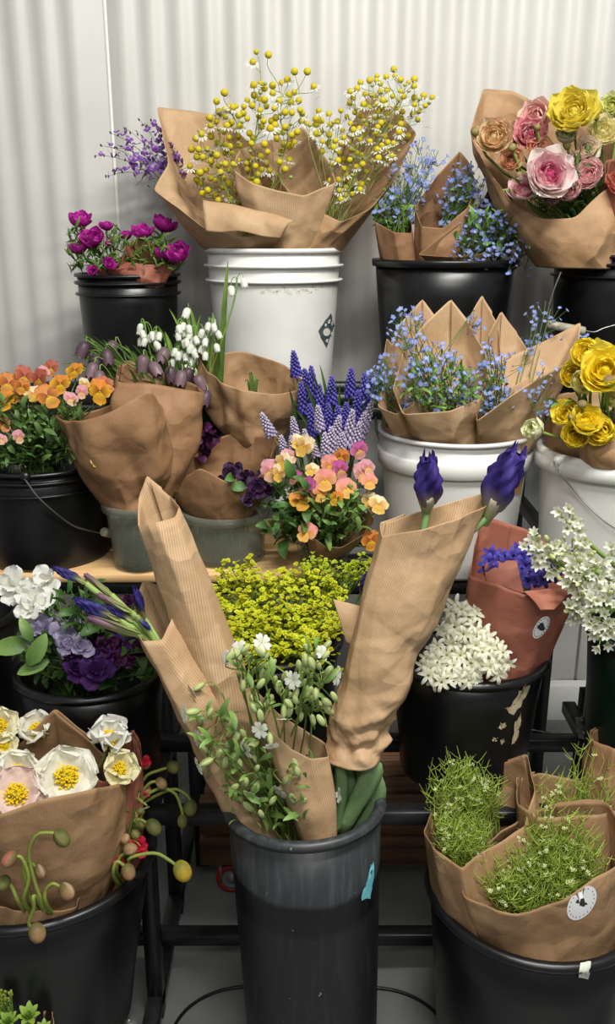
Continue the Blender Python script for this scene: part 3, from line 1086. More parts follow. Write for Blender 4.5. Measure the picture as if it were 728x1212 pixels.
# forget-me-nots at the back
wrap(PW, 'short kraft paper wrap, lowest in the back forget-me-not bucket', [(470, 250, 1.98), (486, 262, 1.93), (486, 276, 1.87), (467, 275, 1.85), (445, 262, 1.88), (448, 250, 1.94)], (474, 325, 1.91, .032), 'kraft_dark', .02, .002, .001, seed=7)
wrap(PW, 'kraft paper wrap rising to one peak among back forget-me-nots', [(544, 179, 2.0), (520, 205, 1.95), (492, 245, 1.90), (500, 268, 1.865), (525, 270, 1.86), (552, 246, 1.88), (560, 215, 1.94), (552, 190, 1.99)], (518, 325, 1.92, .045), 'kraft_dark', .03, .003, .001, seed=8)
wrap(PW, 'kraft paper wrap cut low and slanting over the black rim', [(587, 200, 2.0), (572, 238, 1.92), (545, 264, 1.87), (495, 302, 1.84), (540, 304, 1.83), (580, 299, 1.835), (594, 287, 1.86), (604, 250, 1.93), (601, 207, 1.99)], (555, 325, 1.91, .055), 'kraft_dark', .03, .003, .001, seed=9)
# mixed ranunculus
wrap(PW, 'big kraft paper wrap standing behind the mixed ranunculus', [(643, 125, 1.98), (608, 108, 1.99), (573, 104, 1.98), (556, 157, 1.93), (575, 195, 1.88), (607, 240, 1.82), (640, 260, 1.78), (680, 258, 1.76), (712, 226, 1.77), (745, 205, 1.80), (765, 160, 1.9), (690, 128, 1.97), (675, 107, 1.985), (660, 118, 1.98)], (685, 316, 1.85, .085), 'kraft', .07, .005, .003, seed=10)
wrap(PW, 'terracotta paper wrap beside the mixed ranunculus', [(722, 190, 1.80), (719, 205, 1.76), (740, 235, 1.74), (775, 220, 1.78), (770, 180, 1.86)], (745, 312, 1.84, .05), 'kraft_red', .04, .003, .002, seed=11)
# anemones
wrap(PW, 'crumpled terracotta paper wrap right of the anemones', [(150, 293, 1.93), (165, 281, 1.95), (185, 289, 1.95), (203, 301, 1.93), (205, 314, 1.915), (175, 313, 1.91), (150, 310, 1.915)], (172, 345, 1.95, .035), 'kraft_red', .05, .005, .003, seed=12)
wrap(PW, 'crumpled terracotta paper wrap low in the anemones', [(149, 302, 1.93), (130, 309, 1.94), (108, 319, 1.92), (118, 319, 1.91), (148, 317, 1.905), (153, 308, 1.91)], (132, 338, 1.96, .03), 'kraft_red', .05, .004, .003, seed=13)
# clear container
wrap(PW, 'brown paper wrap with a rolled top, leaning over the narrow container', [(170, 462, 1.58), (120, 484, 1.60), (85, 492, 1.58), (68, 492, 1.53), (76, 499, 1.48), (100, 497, 1.45), (135, 484, 1.44), (176, 462, 1.45), (190, 482, 1.50)], (154, 604, 1.515, .034), 'kraft_dark', .10, .008, .003, seed=14, power=.9)
wrap(PW, 'brown paper wrap standing upright in the narrow container', [(145, 431, 1.66), (154, 426, 1.68), (192, 441, 1.68), (232, 456, 1.62), (240, 466, 1.58), (215, 461, 1.545), (175, 454, 1.53), (145, 451, 1.55), (142, 442, 1.60)], (175, 604, 1.535, .030), 'kraft_dark', .08, .008, .003, seed=15)
# hollow wrap between
wrap(PW, 'open brown paper wrap with an empty mouth above the clear container', [(240, 417, 1.72), (262, 419, 1.76), (289, 415, 1.78), (315, 424, 1.77), (336, 431, 1.755), (352, 446, 1.72), (366, 458, 1.675), (329, 466, 1.635), (286, 461, 1.62), (262, 452, 1.63), (246, 440, 1.66)], (300, 528, 1.70, .036), 'kraft', .09, .007, .004, seed=16)
wrap(PW, 'loosely folded brown paper wrap round the dark pansies', [(326, 517, 1.60), (300, 515, 1.64), (270, 514, 1.65), (238, 526, 1.63), (214, 556, 1.59), (198, 573, 1.545), (212, 582, 1.52), (222, 563, 1.505), (238, 553, 1.49), (262, 567, 1.485), (288, 578, 1.49), (312, 556, 1.53)], (264, 616, 1.57, .052), 'kraft_dark', .06, .004, .003, seed=17)
wrap(PW, 'small brown paper collar round the peach violas in the jar', [(421, 584, 1.56), (434, 600, 1.52), (442, 613, 1.49), (430, 632, 1.47), (404, 647, 1.46), (385, 646, 1.46), (371, 633, 1.475), (371, 600, 1.52), (392, 575, 1.57)], (385, 660, 1.53, .018), 'kraft', .10, .002, .002, seed=18)
# white bucket
GW = 'kraft cones in the white forget-me-not bucket'
wrap(PW, 'ribbed kraft paper cone with a round front opening full of forget-me-nots', [(534, 354, 1.67), (553, 380, 1.65), (571, 414, 1.60), (574, 445, 1.54), (567, 471, 1.49), (532, 486, 1.455), (478, 490, 1.46), (468, 460, 1.50), (482, 415, 1.58), (510, 378, 1.64)], (528, 524, 1.555, .055), 'kraft_rib', .05, .0025, .001, seed=19)
wrap(PW, 'ribbed kraft paper cone at the white bucket side with two peaks', [(500, 354, 1.73), (516, 378, 1.71), (520, 410, 1.68), (500, 470, 1.52), (470, 490, 1.49), (448, 481, 1.51), (455, 456, 1.54), (459, 420, 1.58), (462, 400, 1.61), (468, 408, 1.63), (473, 386, 1.67)], (490, 524, 1.59, .05), 'kraft_rib', .04, .0025, .001, seed=20)
wrap(PW, 'ribbed kraft paper cone with a tall narrow middle peak', [(571, 350, 1.77), (588, 384, 1.74), (592, 420, 1.71), (570, 440, 1.68), (548, 420, 1.71), (552, 388, 1.74)], (568, 520, 1.67, .04), 'kraft_rib', .03, .0025, .001, seed=21)
wrap(PW, 'ribbed kraft paper cone behind the slanting right-hand sheet', [(594, 369, 1.74), (612, 395, 1.73), (628, 420, 1.70), (625, 445, 1.64), (600, 462, 1.60), (574, 470, 1.60), (570, 440, 1.65), (580, 400, 1.70)], (592, 520, 1.63, .045), 'kraft_rib', .03, .0025, .001, seed=22)
wrap(PW, 'ribbed kraft paper cone with a long wing pointing sideways', [(596, 428, 1.66), (640, 406, 1.67), (687, 381, 1.66), (684, 402, 1.62), (680, 424, 1.58), (660, 434, 1.53), (641, 444, 1.475), (605, 468, 1.455), (566, 498, 1.455), (568, 480, 1.54)], (592, 530, 1.56, .05), 'kraft_rib', .02, .0025, .001, seed=23, power=1.4)
# yellow ranunculus
wrap(PW, 'kraft paper wrap rising behind the yellow ranunculus', [(648, 470, 1.56), (690, 463, 1.60), (740, 470, 1.60), (760, 500, 1.5), (720, 515, 1.42), (690, 516, 1.43), (658, 500, 1.5)], (705, 548, 1.51, .07), 'kraft', .04, .004, .002, seed=24)
wrap(PW, 'crumpled kraft paper edge in front of the yellow ranunculus', [(700, 496, 1.44), (715, 488, 1.44), (740, 486, 1.42), (760, 505, 1.40), (730, 522, 1.385), (700, 522, 1.39), (692, 512, 1.41)], (720, 548, 1.43, .04), 'kraft', .05, .005, .004, seed=25)
# iris tubes in the tall bucket
wrap(PW, 'long ribbed kraft paper tube with a folded top, left in the tall bucket', [(176, 564, 1.235), (200, 588, 1.235), (210, 600, 1.205), (205, 612, 1.175), (185, 618, 1.165), (167, 622, 1.185), (168, 590, 1.225)], (334, 1010, 1.13, .026), 'kraft_rib', .022, .0025, .001, seed=26, flute=4, ribdir=.15, rows=40)
wrap(PW, 'ribbed kraft paper cone holding the long purple iris buds', [(171, 689, 1.225), (188, 695, 1.225), (201, 702, 1.20), (203, 730, 1.155), (190, 756, 1.12), (170, 757, 1.12), (163, 740, 1.15), (164, 710, 1.20)], (318, 1010, 1.085, .024), 'kraft_rib', .022, .0025, .001, seed=27, flute=4, ribdir=-.2, rows=40)
irisw = wrap(PW, 'wide flat ribbed kraft paper wrap holding two iris buds', [(457, 618, 1.20), (500, 605, 1.22), (545, 592, 1.23), (570, 584, 1.22), (573, 598, 1.19), (545, 612, 1.15), (500, 625, 1.13), (456, 634, 1.15)], (417, 894, 1.10, .036), 'kraft_rib', .004, .0055, .0030, seed=28, flute=3, ribdir=.1, rows=150, cols=200, gather=.006)
wrap(PW, 'small torn kraft paper cone among the campion', [(300, 813, 1.10), (330, 845, 1.12), (358, 864, 1.12), (382, 880, 1.10), (386, 895, 1.06), (366, 897, 1.045), (345, 885, 1.05), (322, 860, 1.06)], (384, 1005, 1.05, .017), 'kraft_rib', .03, .002, .001, seed=29, flute=4)
# terracotta hyacinth wrap
redw = wrap(PW, 'terracotta paper wrap with a sticker holding blue hyacinths', [(605, 622, 1.43), (588, 616, 1.43), (569, 612, 1.41), (562, 645, 1.35), (559, 682, 1.295), (590, 692, 1.255), (619, 703, 1.24), (655, 706, 1.25), (682, 694, 1.30), (672, 668, 1.38), (640, 640, 1.425), (624, 627, 1.43)], (588, 818, 1.335, .050), 'kraft_red', .03, .004, .002, seed=30)
# poppies
wrap(PW, 'brown paper wrap with one sharp peak round the open poppies', [(64, 841, 1.15), (103, 876, 1.155), (143, 913, 1.12), (147, 926, 1.09), (111, 933, 1.02), (50, 944, .99), (0, 962, .985), (-45, 960, 1.03), (-30, 930, 1.12), (12, 898, 1.15)], (70, 1090, 1.115, .065), 'kraft', .05, .005, .002, seed=31)
wrap(PW, 'terracotta paper wrap beside the brown poppy wrap', [(155, 866, 1.17), (164, 888, 1.17), (167, 908, 1.15), (152, 928, 1.11), (118, 922, 1.12), (112, 900, 1.16), (135, 885, 1.17)], (128, 1062, 1.15, .045), 'kraft_red', .03, .003, .002, seed=32)
wrap(PW, 'brown paper wrap behind the poppies at the bucket edge', [(30, 878, 1.17), (-10, 885, 1.18), (-50, 900, 1.17), (-55, 930, 1.12), (-10, 935, 1.11), (28, 905, 1.14)], (-5, 1050, 1.17, .05), 'kraft_dark', .03, .003, .002, seed=33)
wrap(PW, 'low brown paper wrap holding the nodding poppy buds', [(88, 1062, 1.03), (70, 1052, 1.06), (30, 1046, 1.08), (-20, 1046, 1.07), (-30, 1064, 1.02), (20, 1074, .985), (70, 1076, .99), (86, 1072, 1.0)], (28, 1110, 1.04, .055), 'kraft', .03, .003, .002, seed=34)
# green cress
wrap(PW, 'brown paper wrap with a folded inner peak, left of the cress bucket', [(621, 893, 1.21), (590, 905, 1.235), (555, 918, 1.23), (520, 940, 1.20), (503, 983, 1.12), (515, 1004, 1.065), (548, 1026, 1.02), (562, 1012, 1.05), (618, 976, 1.11), (629, 935, 1.18)], (590, 1118, 1.10, .065), 'kraft', .06, .003, .002, seed=35)
wrap(PW, 'brown paper wrap at the rear of the cress bucket', [(618, 921, 1.21), (640, 916, 1.25), (690, 924, 1.26), (725, 928, 1.25), (738, 955, 1.18), (705, 962, 1.12), (640, 966, 1.11), (616, 950, 1.15)], (672, 1090, 1.15, .05), 'kraft', .05, .003, .002, seed=36)
grew = wrap(PW, 'brown paper wrap with a white sticker, fullest of green cress', [(658, 953, 1.16), (690, 949, 1.15), (718, 950, 1.13), (742, 985, 1.08), (737, 1020, 1.03), (703, 1036, .995), (667, 1063, .98), (610, 1081, .98), (575, 1070, .995), (553, 1060, 1.01), (548, 1030, 1.05), (582, 998, 1.10), (618, 973, 1.14)], (650, 1152, 1.085, .085), 'kraft', .03, .004, .003, seed=37)
wrap(PW, 'brown paper wrap at the rack end above the cress', [(703, 866, 1.29), (722, 857, 1.31), (750, 860, 1.30), (760, 885, 1.25), (728, 884, 1.22), (706, 876, 1.25)], (708, 1030, 1.19, .028), 'kraft_dark', .05, .003, .002, seed=38)
wrap(PW, 'small kraft paper scrap round the succulent rosettes', [(52, 1197, .98), (60, 1196, .99), (62, 1206, .97), (58, 1222, .95), (40, 1224, .95), (40, 1208, .97)], (45, 1262, .96, .02), 'kraft', .03, .002, .002, seed=39, cols=60, rows=12)


def round_sticker(wr, u, v, a, b_, rot):
    s = decal(WB[wr.name], u, v, ell(a, b_, rot), M['sticker'], wr, 'sticker', .0014, 5, label='round white sticker with black drawing')
    if s is None: return
    c, sn = math.cos(rot), math.sin(rot)
    rnd = random.Random(3)
    def loc(x, y): return (u + x * a * c - y * b_ * sn, v + x * a * sn + y * b_ * c)
    for (x, y, o) in ((.0, .0, [(-3, 3), (-1, -5), (2, -6), (4, 1), (3, 4)]), (-.05, -.35, [(-2.5, 2), (-2, -2), (1, -3), (2, 2)]), (.1, .28, [(-2, 1), (0, -1.5), (2, 0), (1, 2)])):
        uu, vv = loc(x, y)
        decal(WB[wr.name], uu, vv, rough_poly(o, .5, rnd, 2), M['ink'], s, 'drawing', .0018, 2)
    for t in np.arange(0.2, 6.2, .32):
        uu, vv = loc(.82 * math.cos(t), .82 * math.sin(t))
        decal(WB[wr.name], uu, vv, [(-.7, .5), (-.3, -.6), (.6, -.5), (.4, .6)], M['ink'], s, 'lettering', .0017, 1)


sheet(irisw, 'paper_flap', 'kraft_rib', [(394, 709, 1.165), (446, 722, 1.165), (432, 770, 1.14), (410, 760, 1.15)], .004, 2)
sheet(chamw, 'paper_flap', 'kraft_rib', [(240, 236, 1.86), (349, 262, 1.825), (332, 283, 1.81), (244, 274, 1.815)], .012, 3, .003)
sheet(redw, 'paper_flap', 'kraft_red', [(620, 700, 1.232), (682, 694, 1.28), (655, 722, 1.222), (640, 722, 1.222)], .003, 4)
sheet(redw, 'paper_flap', 'kraft_red', [(574, 668, 1.30), (612, 664, 1.285), (620, 702, 1.25), (576, 690, 1.275)], .004, 5, .003)
round_sticker(grew, 688, 1068, 23, 14, -0.95)
round_sticker(redw, 640, 742, 15, 7, -1.0)
# ------------------------------------------------------------------ flower shapes (unit size, +Z out of the bloom)
def merge(*tp):
    g = G()
    for t in tp: g.add(*t)
    return g.pack()


def ring_petals(n, seed, jit=.12, a0=0.0, **kw):
    rnd = random.Random(seed)
    out = []
    for k in range(n):
        kk = dict(kw)
        kk['th0'] += rnd.uniform(-8, 8); kk['th1'] += rnd.uniform(-12, 12)
        kk['L'] *= rnd.uniform(.92, 1.06)
        out.append(rotz(petal(seed=seed * 31 + k, **kk), a0 + 2 * math.pi * k / n + rnd.uniform(-jit, jit)))
    return merge(*out)


def split_petals(n, seed, jit=.12, a0=0.0, wrinkle=0.0, **kw):
    rnd = random.Random(seed)
    out = []
    for k in range(n):
        kk = dict(kw)
        kk['th0'] += rnd.uniform(-8, 8); kk['th1'] += rnd.uniform(-12, 12)
        kk['L'] *= rnd.uniform(.92, 1.06)
        t = petal(seed=seed * 31 + k, **kk)
        if wrinkle:
            nu, nv = kk['nu'] + 1, kk['nv'] + 1
            V = t[0].reshape(nu, nv, 3)
            x = np.linspace(-1, 1, nv)[None, :] * 9 + np.linspace(0, 1, nu)[:, None] * rnd.uniform(-3, 3) + rnd.random() * 6
            F = (np.abs((x / 2 % 1) - .5) * 4 - 1) * np.linspace(.2, 1, nu)[:, None] + folds(V * .12, rnd, (.03, .09), 5)
            nrm = np.array([-.6, 0, .8])
            V = V + F[..., None] * wrinkle * nrm + F[..., None] * wrinkle * .5 * np.array([0, 1, 0]) * np.sin(3 * x)[..., None]
            t = (V.reshape(-1, 3), t[1], t[2], t[3])
        out.append(rotz(t, a0 + 2 * math.pi * k / n + rnd.uniform(-jit, jit)))
    return out


def tpl_anemone(seed, openness=0.0):
    c0, c1, cm = lin(140, 22, 112), lin(206, 60, 178), lin(180, 30, 148)
    A = split_petals(5, seed, L=1.25, W=1.15, th0=15, th1=88 - 40 * openness, c0=c0, c1=c1, cm=cm, cup=.28, ruf=.05, nu=6, nv=5, a=.6, b=.3)
    B = split_petals(5, seed + 9, a0=.6, L=1.12, W=1.0, th0=28, th1=104 - 40 * openness, c0=c0, c1=c1, cm=cm, cup=.28, ruf=.06, nu=6, nv=5, a=.6, b=.3)
    return A + B


def tpl_ranunculus(seed, outer, inner, tip=None, layers=6, closed=0.0, edge=None):
    rnd = random.Random(seed)
    parts = []
    outer, inner = np.array(outer), np.array(inner)
    for k in range(layers):
        f = k / (layers - 1)
        c = outer * (1 - f) + inner * f
        n = 7 if f < .7 else 5
        parts.append(ring_petals(n, seed + k, a0=rnd.random() * 6, L=1.28 - .62 * f, W=1.05 - .52 * f, th0=8 + 42 * f + 14 * closed, th1=70 + 48 * f + 40 * closed * (1 - f),
                                 c0=c * .85, c1=c if tip is None else np.array(tip), cup=.30, ruf=.035, nu=5, nv=4, a=.55, b=.28, edge=edge, r0=.05))
    return merge(*parts)


def tpl_poppy(seed, c, cb, th=(12, 62), n=5):
    A = split_petals(3, seed, jit=.15, wrinkle=.035, L=1.2, W=1.95, th0=th[0], th1=th[1], c0=cb, c1=c, cm=c, cup=.18, ruf=.10, nu=12, nv=17, a=.6, b=.3)
    B = split_petals(3, seed + 5, jit=.15, a0=1.05, wrinkle=.04, L=1.08, W=1.8, th0=th[0] + 10, th1=th[1] + 12, c0=cb, c1=c, cm=c, cup=.18, ruf=.11, nu=12, nv=17, a=.6, b=.3)
    return A + B


def tpl_stamens(seed, n=70, c0=None, c1=None, L=.50):
    rnd = random.Random(seed)
    g = G()
    c0 = c0 or lin(196, 190, 40); c1 = c1 or lin(246, 214, 30)
    for k in range(n):
        a = rnd.random() * 6.283; t = math.radians(rnd.uniform(28, 80)); l = L * rnd.uniform(.7, 1.1)
        d = Vector((math.cos(a) * math.cos(t), math.sin(a) * math.cos(t), math.sin(t)))
        g.add(*tube([d * .1, d * l * .6 + Vector((0, 0, .03)), d * l], .012, 3, c0))
        g.stamp(ellipsoid(.046, .046, .065, 5, 4, c1), frame(d * l, d))
    return g.pack()


def tpl_pod():
    return ellipsoid(.17, .17, .24, 10, 7, np.array([lin(110, 140, 50), lin(140, 165, 60), lin(190, 200, 90)]), .18)


def tpl_viola(seed, up, side, low, eye, blotch, ruf=.06):
    """flat face in XY with +Y its top; lies slightly behind z=0"""
    rnd = random.Random(seed)
    parts = []

    def pet(ang, L, W, c, cb, lift, cm=None):
        p = petal(L, W, -6 + lift, 10 + lift, cb, c, cup=-.04, ruf=ruf, nu=5, nv=5, a=.62, b=.26, seed=rnd.randint(0, 9999), cm=cm if cm is not None else c, base=.2)
        return rotz(p, ang, 1.0, 0)
    parts.append(pet(math.radians(62), 1.05, 1.0, up, up, -14))
    parts.append(pet(math.radians(118), 1.05, 1.0, up, up, -10))
    parts.append(pet(math.radians(8), .92, .86, side, blotch, 0, np.array(side) * .45 + np.array(blotch) * .55))
    parts.append(pet(math.radians(172), .92, .86, side, blotch, 3, np.array(side) * .45 + np.array(blotch) * .55))
    parts.append(pet(math.radians(270), 1.0, 1.15, low, eye, 7, np.array(low) * .4 + np.array(blotch) * .6))
    return parts


def tpl_double(seed, c0, c1, n=11):
    """ruffled many-petalled pansy or stock"""
    rnd = random.Random(seed)
    parts = []
    for k in range(n):
        f = k / (n - 1)
        parts.append(rotz(petal(1.05 - .5 * f, .95 - .4 * f, 5 + 40 * f, 25 + 60 * f, c0, c1, cup=.1, ruf=.12, nu=5, nv=5, a=.6, b=.25, seed=rnd.randint(0, 9999)), k * 2.4 + rnd.uniform(-.3, .3)))
    return merge(*parts)


def tpl_star(seed, c0, c1, n=6, W=.36, curl=(55, -25), tube_l=.55, L=.8):
    """hyacinth or bluebell floret: a short tube with recurved lobes; +Z outwards"""
    P = ring_petals(n, seed, jit=.08, L=L, W=W, th0=curl[0], th1=curl[1], c0=c0, c1=c1, cup=.2, ruf=.0, nu=5, nv=2, a=.5, b=.6, r0=.12, base=.55)
    P = (P[0] + (0, 0, tube_l), P[1], P[2], P[3])
    Tb = lathe([(.05, 0), (.14, .12), (.15, tube_l * .6), (.12, tube_l + .02)], 6, c0)
    return merge(Tb, P)


def tpl_bell(seed, c0, c1, n=6):
    """nodding bell, mouth towards +Z"""
    pr = [(.02, 0), (.20, .05), (.32, .2), (.37, .5), (.34, .8), (.31, 1.0)]
    V, Q, T_, C = lathe(pr, 12, np.linspace(c0, c1, len(pr)))
    a = np.arctan2(V[:, 1], V[:, 0])
    V = V.copy()
    k = 1 + .06 * np.cos(6 * a)
    V[:, 0] *= k; V[:, 1] *= k
    V[:, 2] += np.where(V[:, 2] > .95, .10 * np.cos(6 * a), 0)
    return V, Q, T_, C


def tpl_bud(c0, c1, cs, seed=0):
    """egg-shaped nodding poppy bud with a paler split, tip towards +Z"""
    V, Q, T_, C = ellipsoid(.78, .78, 1.0, 14, 10, np.array([c0, c0, c1, c1]))
    a = np.arctan2(V[:, 1], V[:, 0])
    m = np.abs(np.sin(a - .4)) < .22
    C = C.copy(); C[m] = np.array(cs) * .7 + C[m] * .3
    V = V.copy()
    V[:, :2] *= (1 + .05 * np.cos(2 * a))[:, None]
    rnd = random.Random(seed)
    g = G(); g.add(V, Q, T_, C)
    for k in range(60):       # short bristles
        t, p = rnd.uniform(.3, 2.6), rnd.uniform(0, 6.283)
        d = Vector((math.sin(t) * math.cos(p), math.sin(t) * math.sin(p), -math.cos(t)))
        s = Vector((d.x * .76, d.y * .76, d.z * .98))
        g.add(*tube([s, s + d * .14], [.014, .004], 3, lin(120, 110, 70)))
    return g.pack()


def tpl_iris_bud(seed, c0, c1, cb):
    nu, nv = 20, 28
    V, C = [], []
    for i in range(nu + 1):
        s = i / nu
        R = .32 * (math.sin(math.pi * min(1, s * .78 + .14)) ** .75) + .02
        for j in range(nv):
            a = 2 * math.pi * j / nv
            k = 1 + .20 * math.cos(3 * a + 4.0 * s) + .16 * math.cos(7 * a - 6 * s + 3 * math.sin(5 * s)) * (.3 + s) + .08 * math.cos(11 * a + 9 * s)
            zz = 2.0 * s + (.30 * math.cos(3 * a + 4 * s + .5) + .1 * math.cos(7 * a) if s > .98 else 0)
            V.append((R * k * math.cos(a), R * k * math.sin(a), zz))
            f = min(1, max(0, (s - .08) * 3.2))
            c = np.array(cb) * (1 - f) + np.array(c0) * f
            w = .5 + .5 * math.cos(3 * a + 4 * s)
            C.append(c + (np.array(c1) - c) * w * f * .8)
    V = np.array(V); C = np.array(C)
    Q = grid_quads(nu + 1, nv, True)
    g = G(); g.add(V, Q, None, C)
    for k in range(3):
        g.stamp(petal(.85, .5, 84, 92, c0, c1, cup=.6, ruf=.14, nu=6, nv=6, seed=seed + k), Matrix.Translation((0, 0, 1.15)) @ Matrix.Rotation(2.1 * k + .5, 4, 'Z') @ Matrix.Translation((.16, 0, 0)))
    return g.pack()


def leaf_tpl(L=1.0, W=.25, th0=70, th1=20, c0=None, c1=None, cup=.35, nu=5, nv=2, a=.6, b=.7, ruf=0.0, seed=0):
    c0 = c0 if c0 is not None else lin(58, 96, 44)
    c1 = c1 if c1 is not None else lin(92, 134, 62)
    return petal(L, W, th0, th1, c0, c1, cup=cup, ruf=ruf, nu=nu, nv=nv, a=a, b=b, seed=seed, base=.25)


GREEN0, GREEN1 = lin(58, 92, 42), lin(98, 138, 62)
STEM = lin(104, 136, 62)


def stem_pts(p0, p1, rnd, sag=.0, n=8, d1=None):
    p0, p1 = Vector(p0), Vector(p1)
    L = (p1 - p0).length
    c0 = p0 + Vector((rnd.uniform(-.05, .05) * L, rnd.uniform(-.05, .05) * L, L * .38))
    c1 = p1 - (Vector(d1).normalized() * L * .3 if d1 is not None else (p1 - p0) * .3 + Vector((rnd.uniform(-.06, .06) * L, 0, sag)))
    return bez(p0, c0, c1, p1, n)


def foliage(name, label, poly, Y, n, size, rnd, base, thing_kind='stuff', c0=GREEN0, c1=GREEN1, W=.26, mind=3, stems=True, up=1.0, cam=.5, spread=.8, tpls=None, cat='foliage', ruf=0, stem_r=.0009, depth=.05, group=None):
    """leaves and stalks that nobody could count, filling a patch"""
    g = G()
    tp = tpls or [leaf_tpl(1, W, 75, 10, c0, c1, seed=k, ruf=ruf) for k in range(2)] + [leaf_tpl(1, W * 1.2, 50, -30, c0, c1, seed=9, ruf=ruf)]
    for (u, v) in scatter(poly, n, mind, rnd):
        p = at(u, v, Y + rnd.uniform(-depth, depth))
        d = UP * up + to_cam(p) * cam + Vector((rnd.uniform(-1, 1), rnd.uniform(-1, 1), rnd.uniform(-.6, .6))) * spread
        k = rnd.uniform(.75, 1.25)
        t = rnd.uniform(.75, 1.2)
        L = size * mpp(u, v, Y) * k
        g.stamp(rnd.choice(tp), frame(p - d.normalized() * L * .35, d, rnd.random() * 6.283, L), (t * rnd.uniform(.92, 1.08), t, t * rnd.uniform(.85, 1.1)))
        if stems and rnd.random() < .5:
            g.add(*tube(stem_pts(base + Vector((rnd.uniform(-.03, .03), rnd.uniform(-.03, .03), 0)), p, rnd, n=5), stem_r, 4, STEM))
    return top(name, g, M['leaf'], label, cat, group, kind='stuff', origin=base)


def bloom(name, label, cat, group, tpl, p, d, size, base, rnd, mat='petal', part='petals', extra=(), stem_r=.0016, stem_c=STEM, mat_frame=None, spin=None, leaves=0, leaf_size=.03, sag=0, stem_end=None):
    """one cut flower: petals, whatever sits in them, stalk"""
    base = Vector(base)
    root = thing(name, label, cat, base, group)
    F = mat_frame if mat_frame is not None else frame(p, d, rnd.random() * 6.283 if spin is None else spin, size)
    for t in (tpl if isinstance(tpl, list) else [tpl]):
        g = G(); g.stamp(t, F)
        obj('petal' if isinstance(tpl, list) else part, g, M[mat], root)
    for nm, t, m in extra:
        g = G(); g.stamp(t, F)
        obj(nm, g, M[m], root)
    g = G()
    pts = stem_pts(base, p, rnd, sag, 9, d1=stem_end if stem_end is not None else d)
    g.add(*tube(pts, [stem_r * 1.1, stem_r], 6, stem_c))
    st = obj('stem', g, M['stem'], root)
    if leaves:
        g = G()
        lt = leaf_tpl(1, .3, 60, 0)
        for k in range(leaves):
            i = rnd.randint(4, 8)
            g.stamp(lt, frame(Vector(pts[i - 1]), Vector((rnd.uniform(-1, 1), rnd.uniform(-1, .2), rnd.uniform(0, 1))), rnd.random() * 6, leaf_size * rnd.uniform(.7, 1.2)))
        obj('leaves', g, M['leaf'], root)
    return root


def branching(g, base, targets, rnd, nmain, r0, r1, col, jit=.03, back=.012):
    """stalks that fork: a few carry on from the base, the rest branch off them; targets are (point, direction)"""
    targets = list(targets)
    order = list(range(len(targets)))
    rnd.shuffle(order)
    nodes = []
    for n_, i in enumerate(order):
        p, d = targets[i]
        p, d = Vector(p), Vector(d).normalized()
        best = None
        if n_ >= nmain:
            for q in nodes:
                dz = p.z - q.z
                if dz > back * .6:
                    e = (p - q).length + .6 * abs(p.x - q.x)
                    if best is None or e < best[0]: best = (e, q)
        if best is None:
            b0 = base + Vector((rnd.uniform(-jit, jit), rnd.uniform(-jit, jit), 0))
            pts = stem_pts(b0, p, rnd, n=12, d1=d)
            g.add(*tube(pts, [r0, r1], 5, col))
            nodes += [Vector(x) for x in pts[5:10]]
        else:
            q = best[1]
            L = (p - q).length
            pts = bez(q, q + Vector((0, 0, L * .35)), p - d * L * .35, p, 6)
            g.add(*tube(pts, [(r0 + r1) / 2, r1], 4, col))
            nodes.append(Vector(pts[2]))


def foot(key, dx=0.0, dy=0.0, dz=-.06):
    """a point inside a bucket, a little below its rim"""
    b = BVH[key]
    return b.c + Vector((dx * b.r, dy * b.r, dz))
# ================================================================== top step
R_ = random.Random(11)
# anemones
ANT = [tpl_anemone(k, o) for k, o in ((1, 0), (2, .15), (3, .3))]
ANC = merge(ellipsoid(.16, .16, .14, 8, 5, lin(30, 14, 40), .2), tpl_stamens(2, 26, lin(40, 16, 50), lin(24, 12, 36), .4))
FERN = [leaf_tpl(1, .18, 80, 20, lin(66, 98, 44), lin(116, 148, 70), nu=4, seed=k) for k in range(2)]
for i, (u, v, r, Y, up, cx) in enumerate([(96, 259, 14, 1.95, .8, .5), (113, 279, 15, 1.92, .5, .8), (97, 291, 12, 1.92, .7, .5), (126, 267, 9, 2.0, 1, .2), (150, 278, 9, 1.99, 1, .3), (168, 273, 13, 1.96, .8, .5),
                                     (192, 264, 15, 1.97, 1, .2), (212, 297, 16, 1.91, .5, .6), (191, 299, 10, 1.93, .7, .5), (127, 309, 8, 1.89, .4, .9), (112, 318, 7, 1.885, .3, 1), (133, 285, 7, 1.93, .6, .6)]):
    p = at(u, v + r * .75, Y)
    d = UP * up + to_cam(p) * cx * .6 + Vector((R_.uniform(-.3, .3), 0, 0))
    bloom('anemone', 'magenta anemone bloom cupped above ferny green leaves', 'flower', 'magenta anemones in the small black bucket', ANT[i % 3], p, d, r * mpp(u, v, Y) * 1.28, foot('anem', R_.uniform(-.4, .4), R_.uniform(-.3, .3)), R_,
          extra=[('center', ANC, 'petal')], stem_r=.0024, stem_c=lin(96, 110, 60))
for (u, v, n) in ((92, 272, 20), (116, 296, 30), (100, 306, 25), (131, 290, 22), (170, 290, 16), (205, 312, 16), (180, 284, 12)):
    pass
foliage('anemone_foliage', 'feathery green collar leaves under the anemone blooms', [(80, 272), (95, 266), (110, 290), (140, 268), (150, 290), (185, 276), (205, 285), (222, 312), (205, 322), (85, 320), (80, 295)], 1.94, 420, 15, R_, foot('anem'), tpls=FERN, c0=GREEN0, mind=1.6, spread=1.3, stems=False)

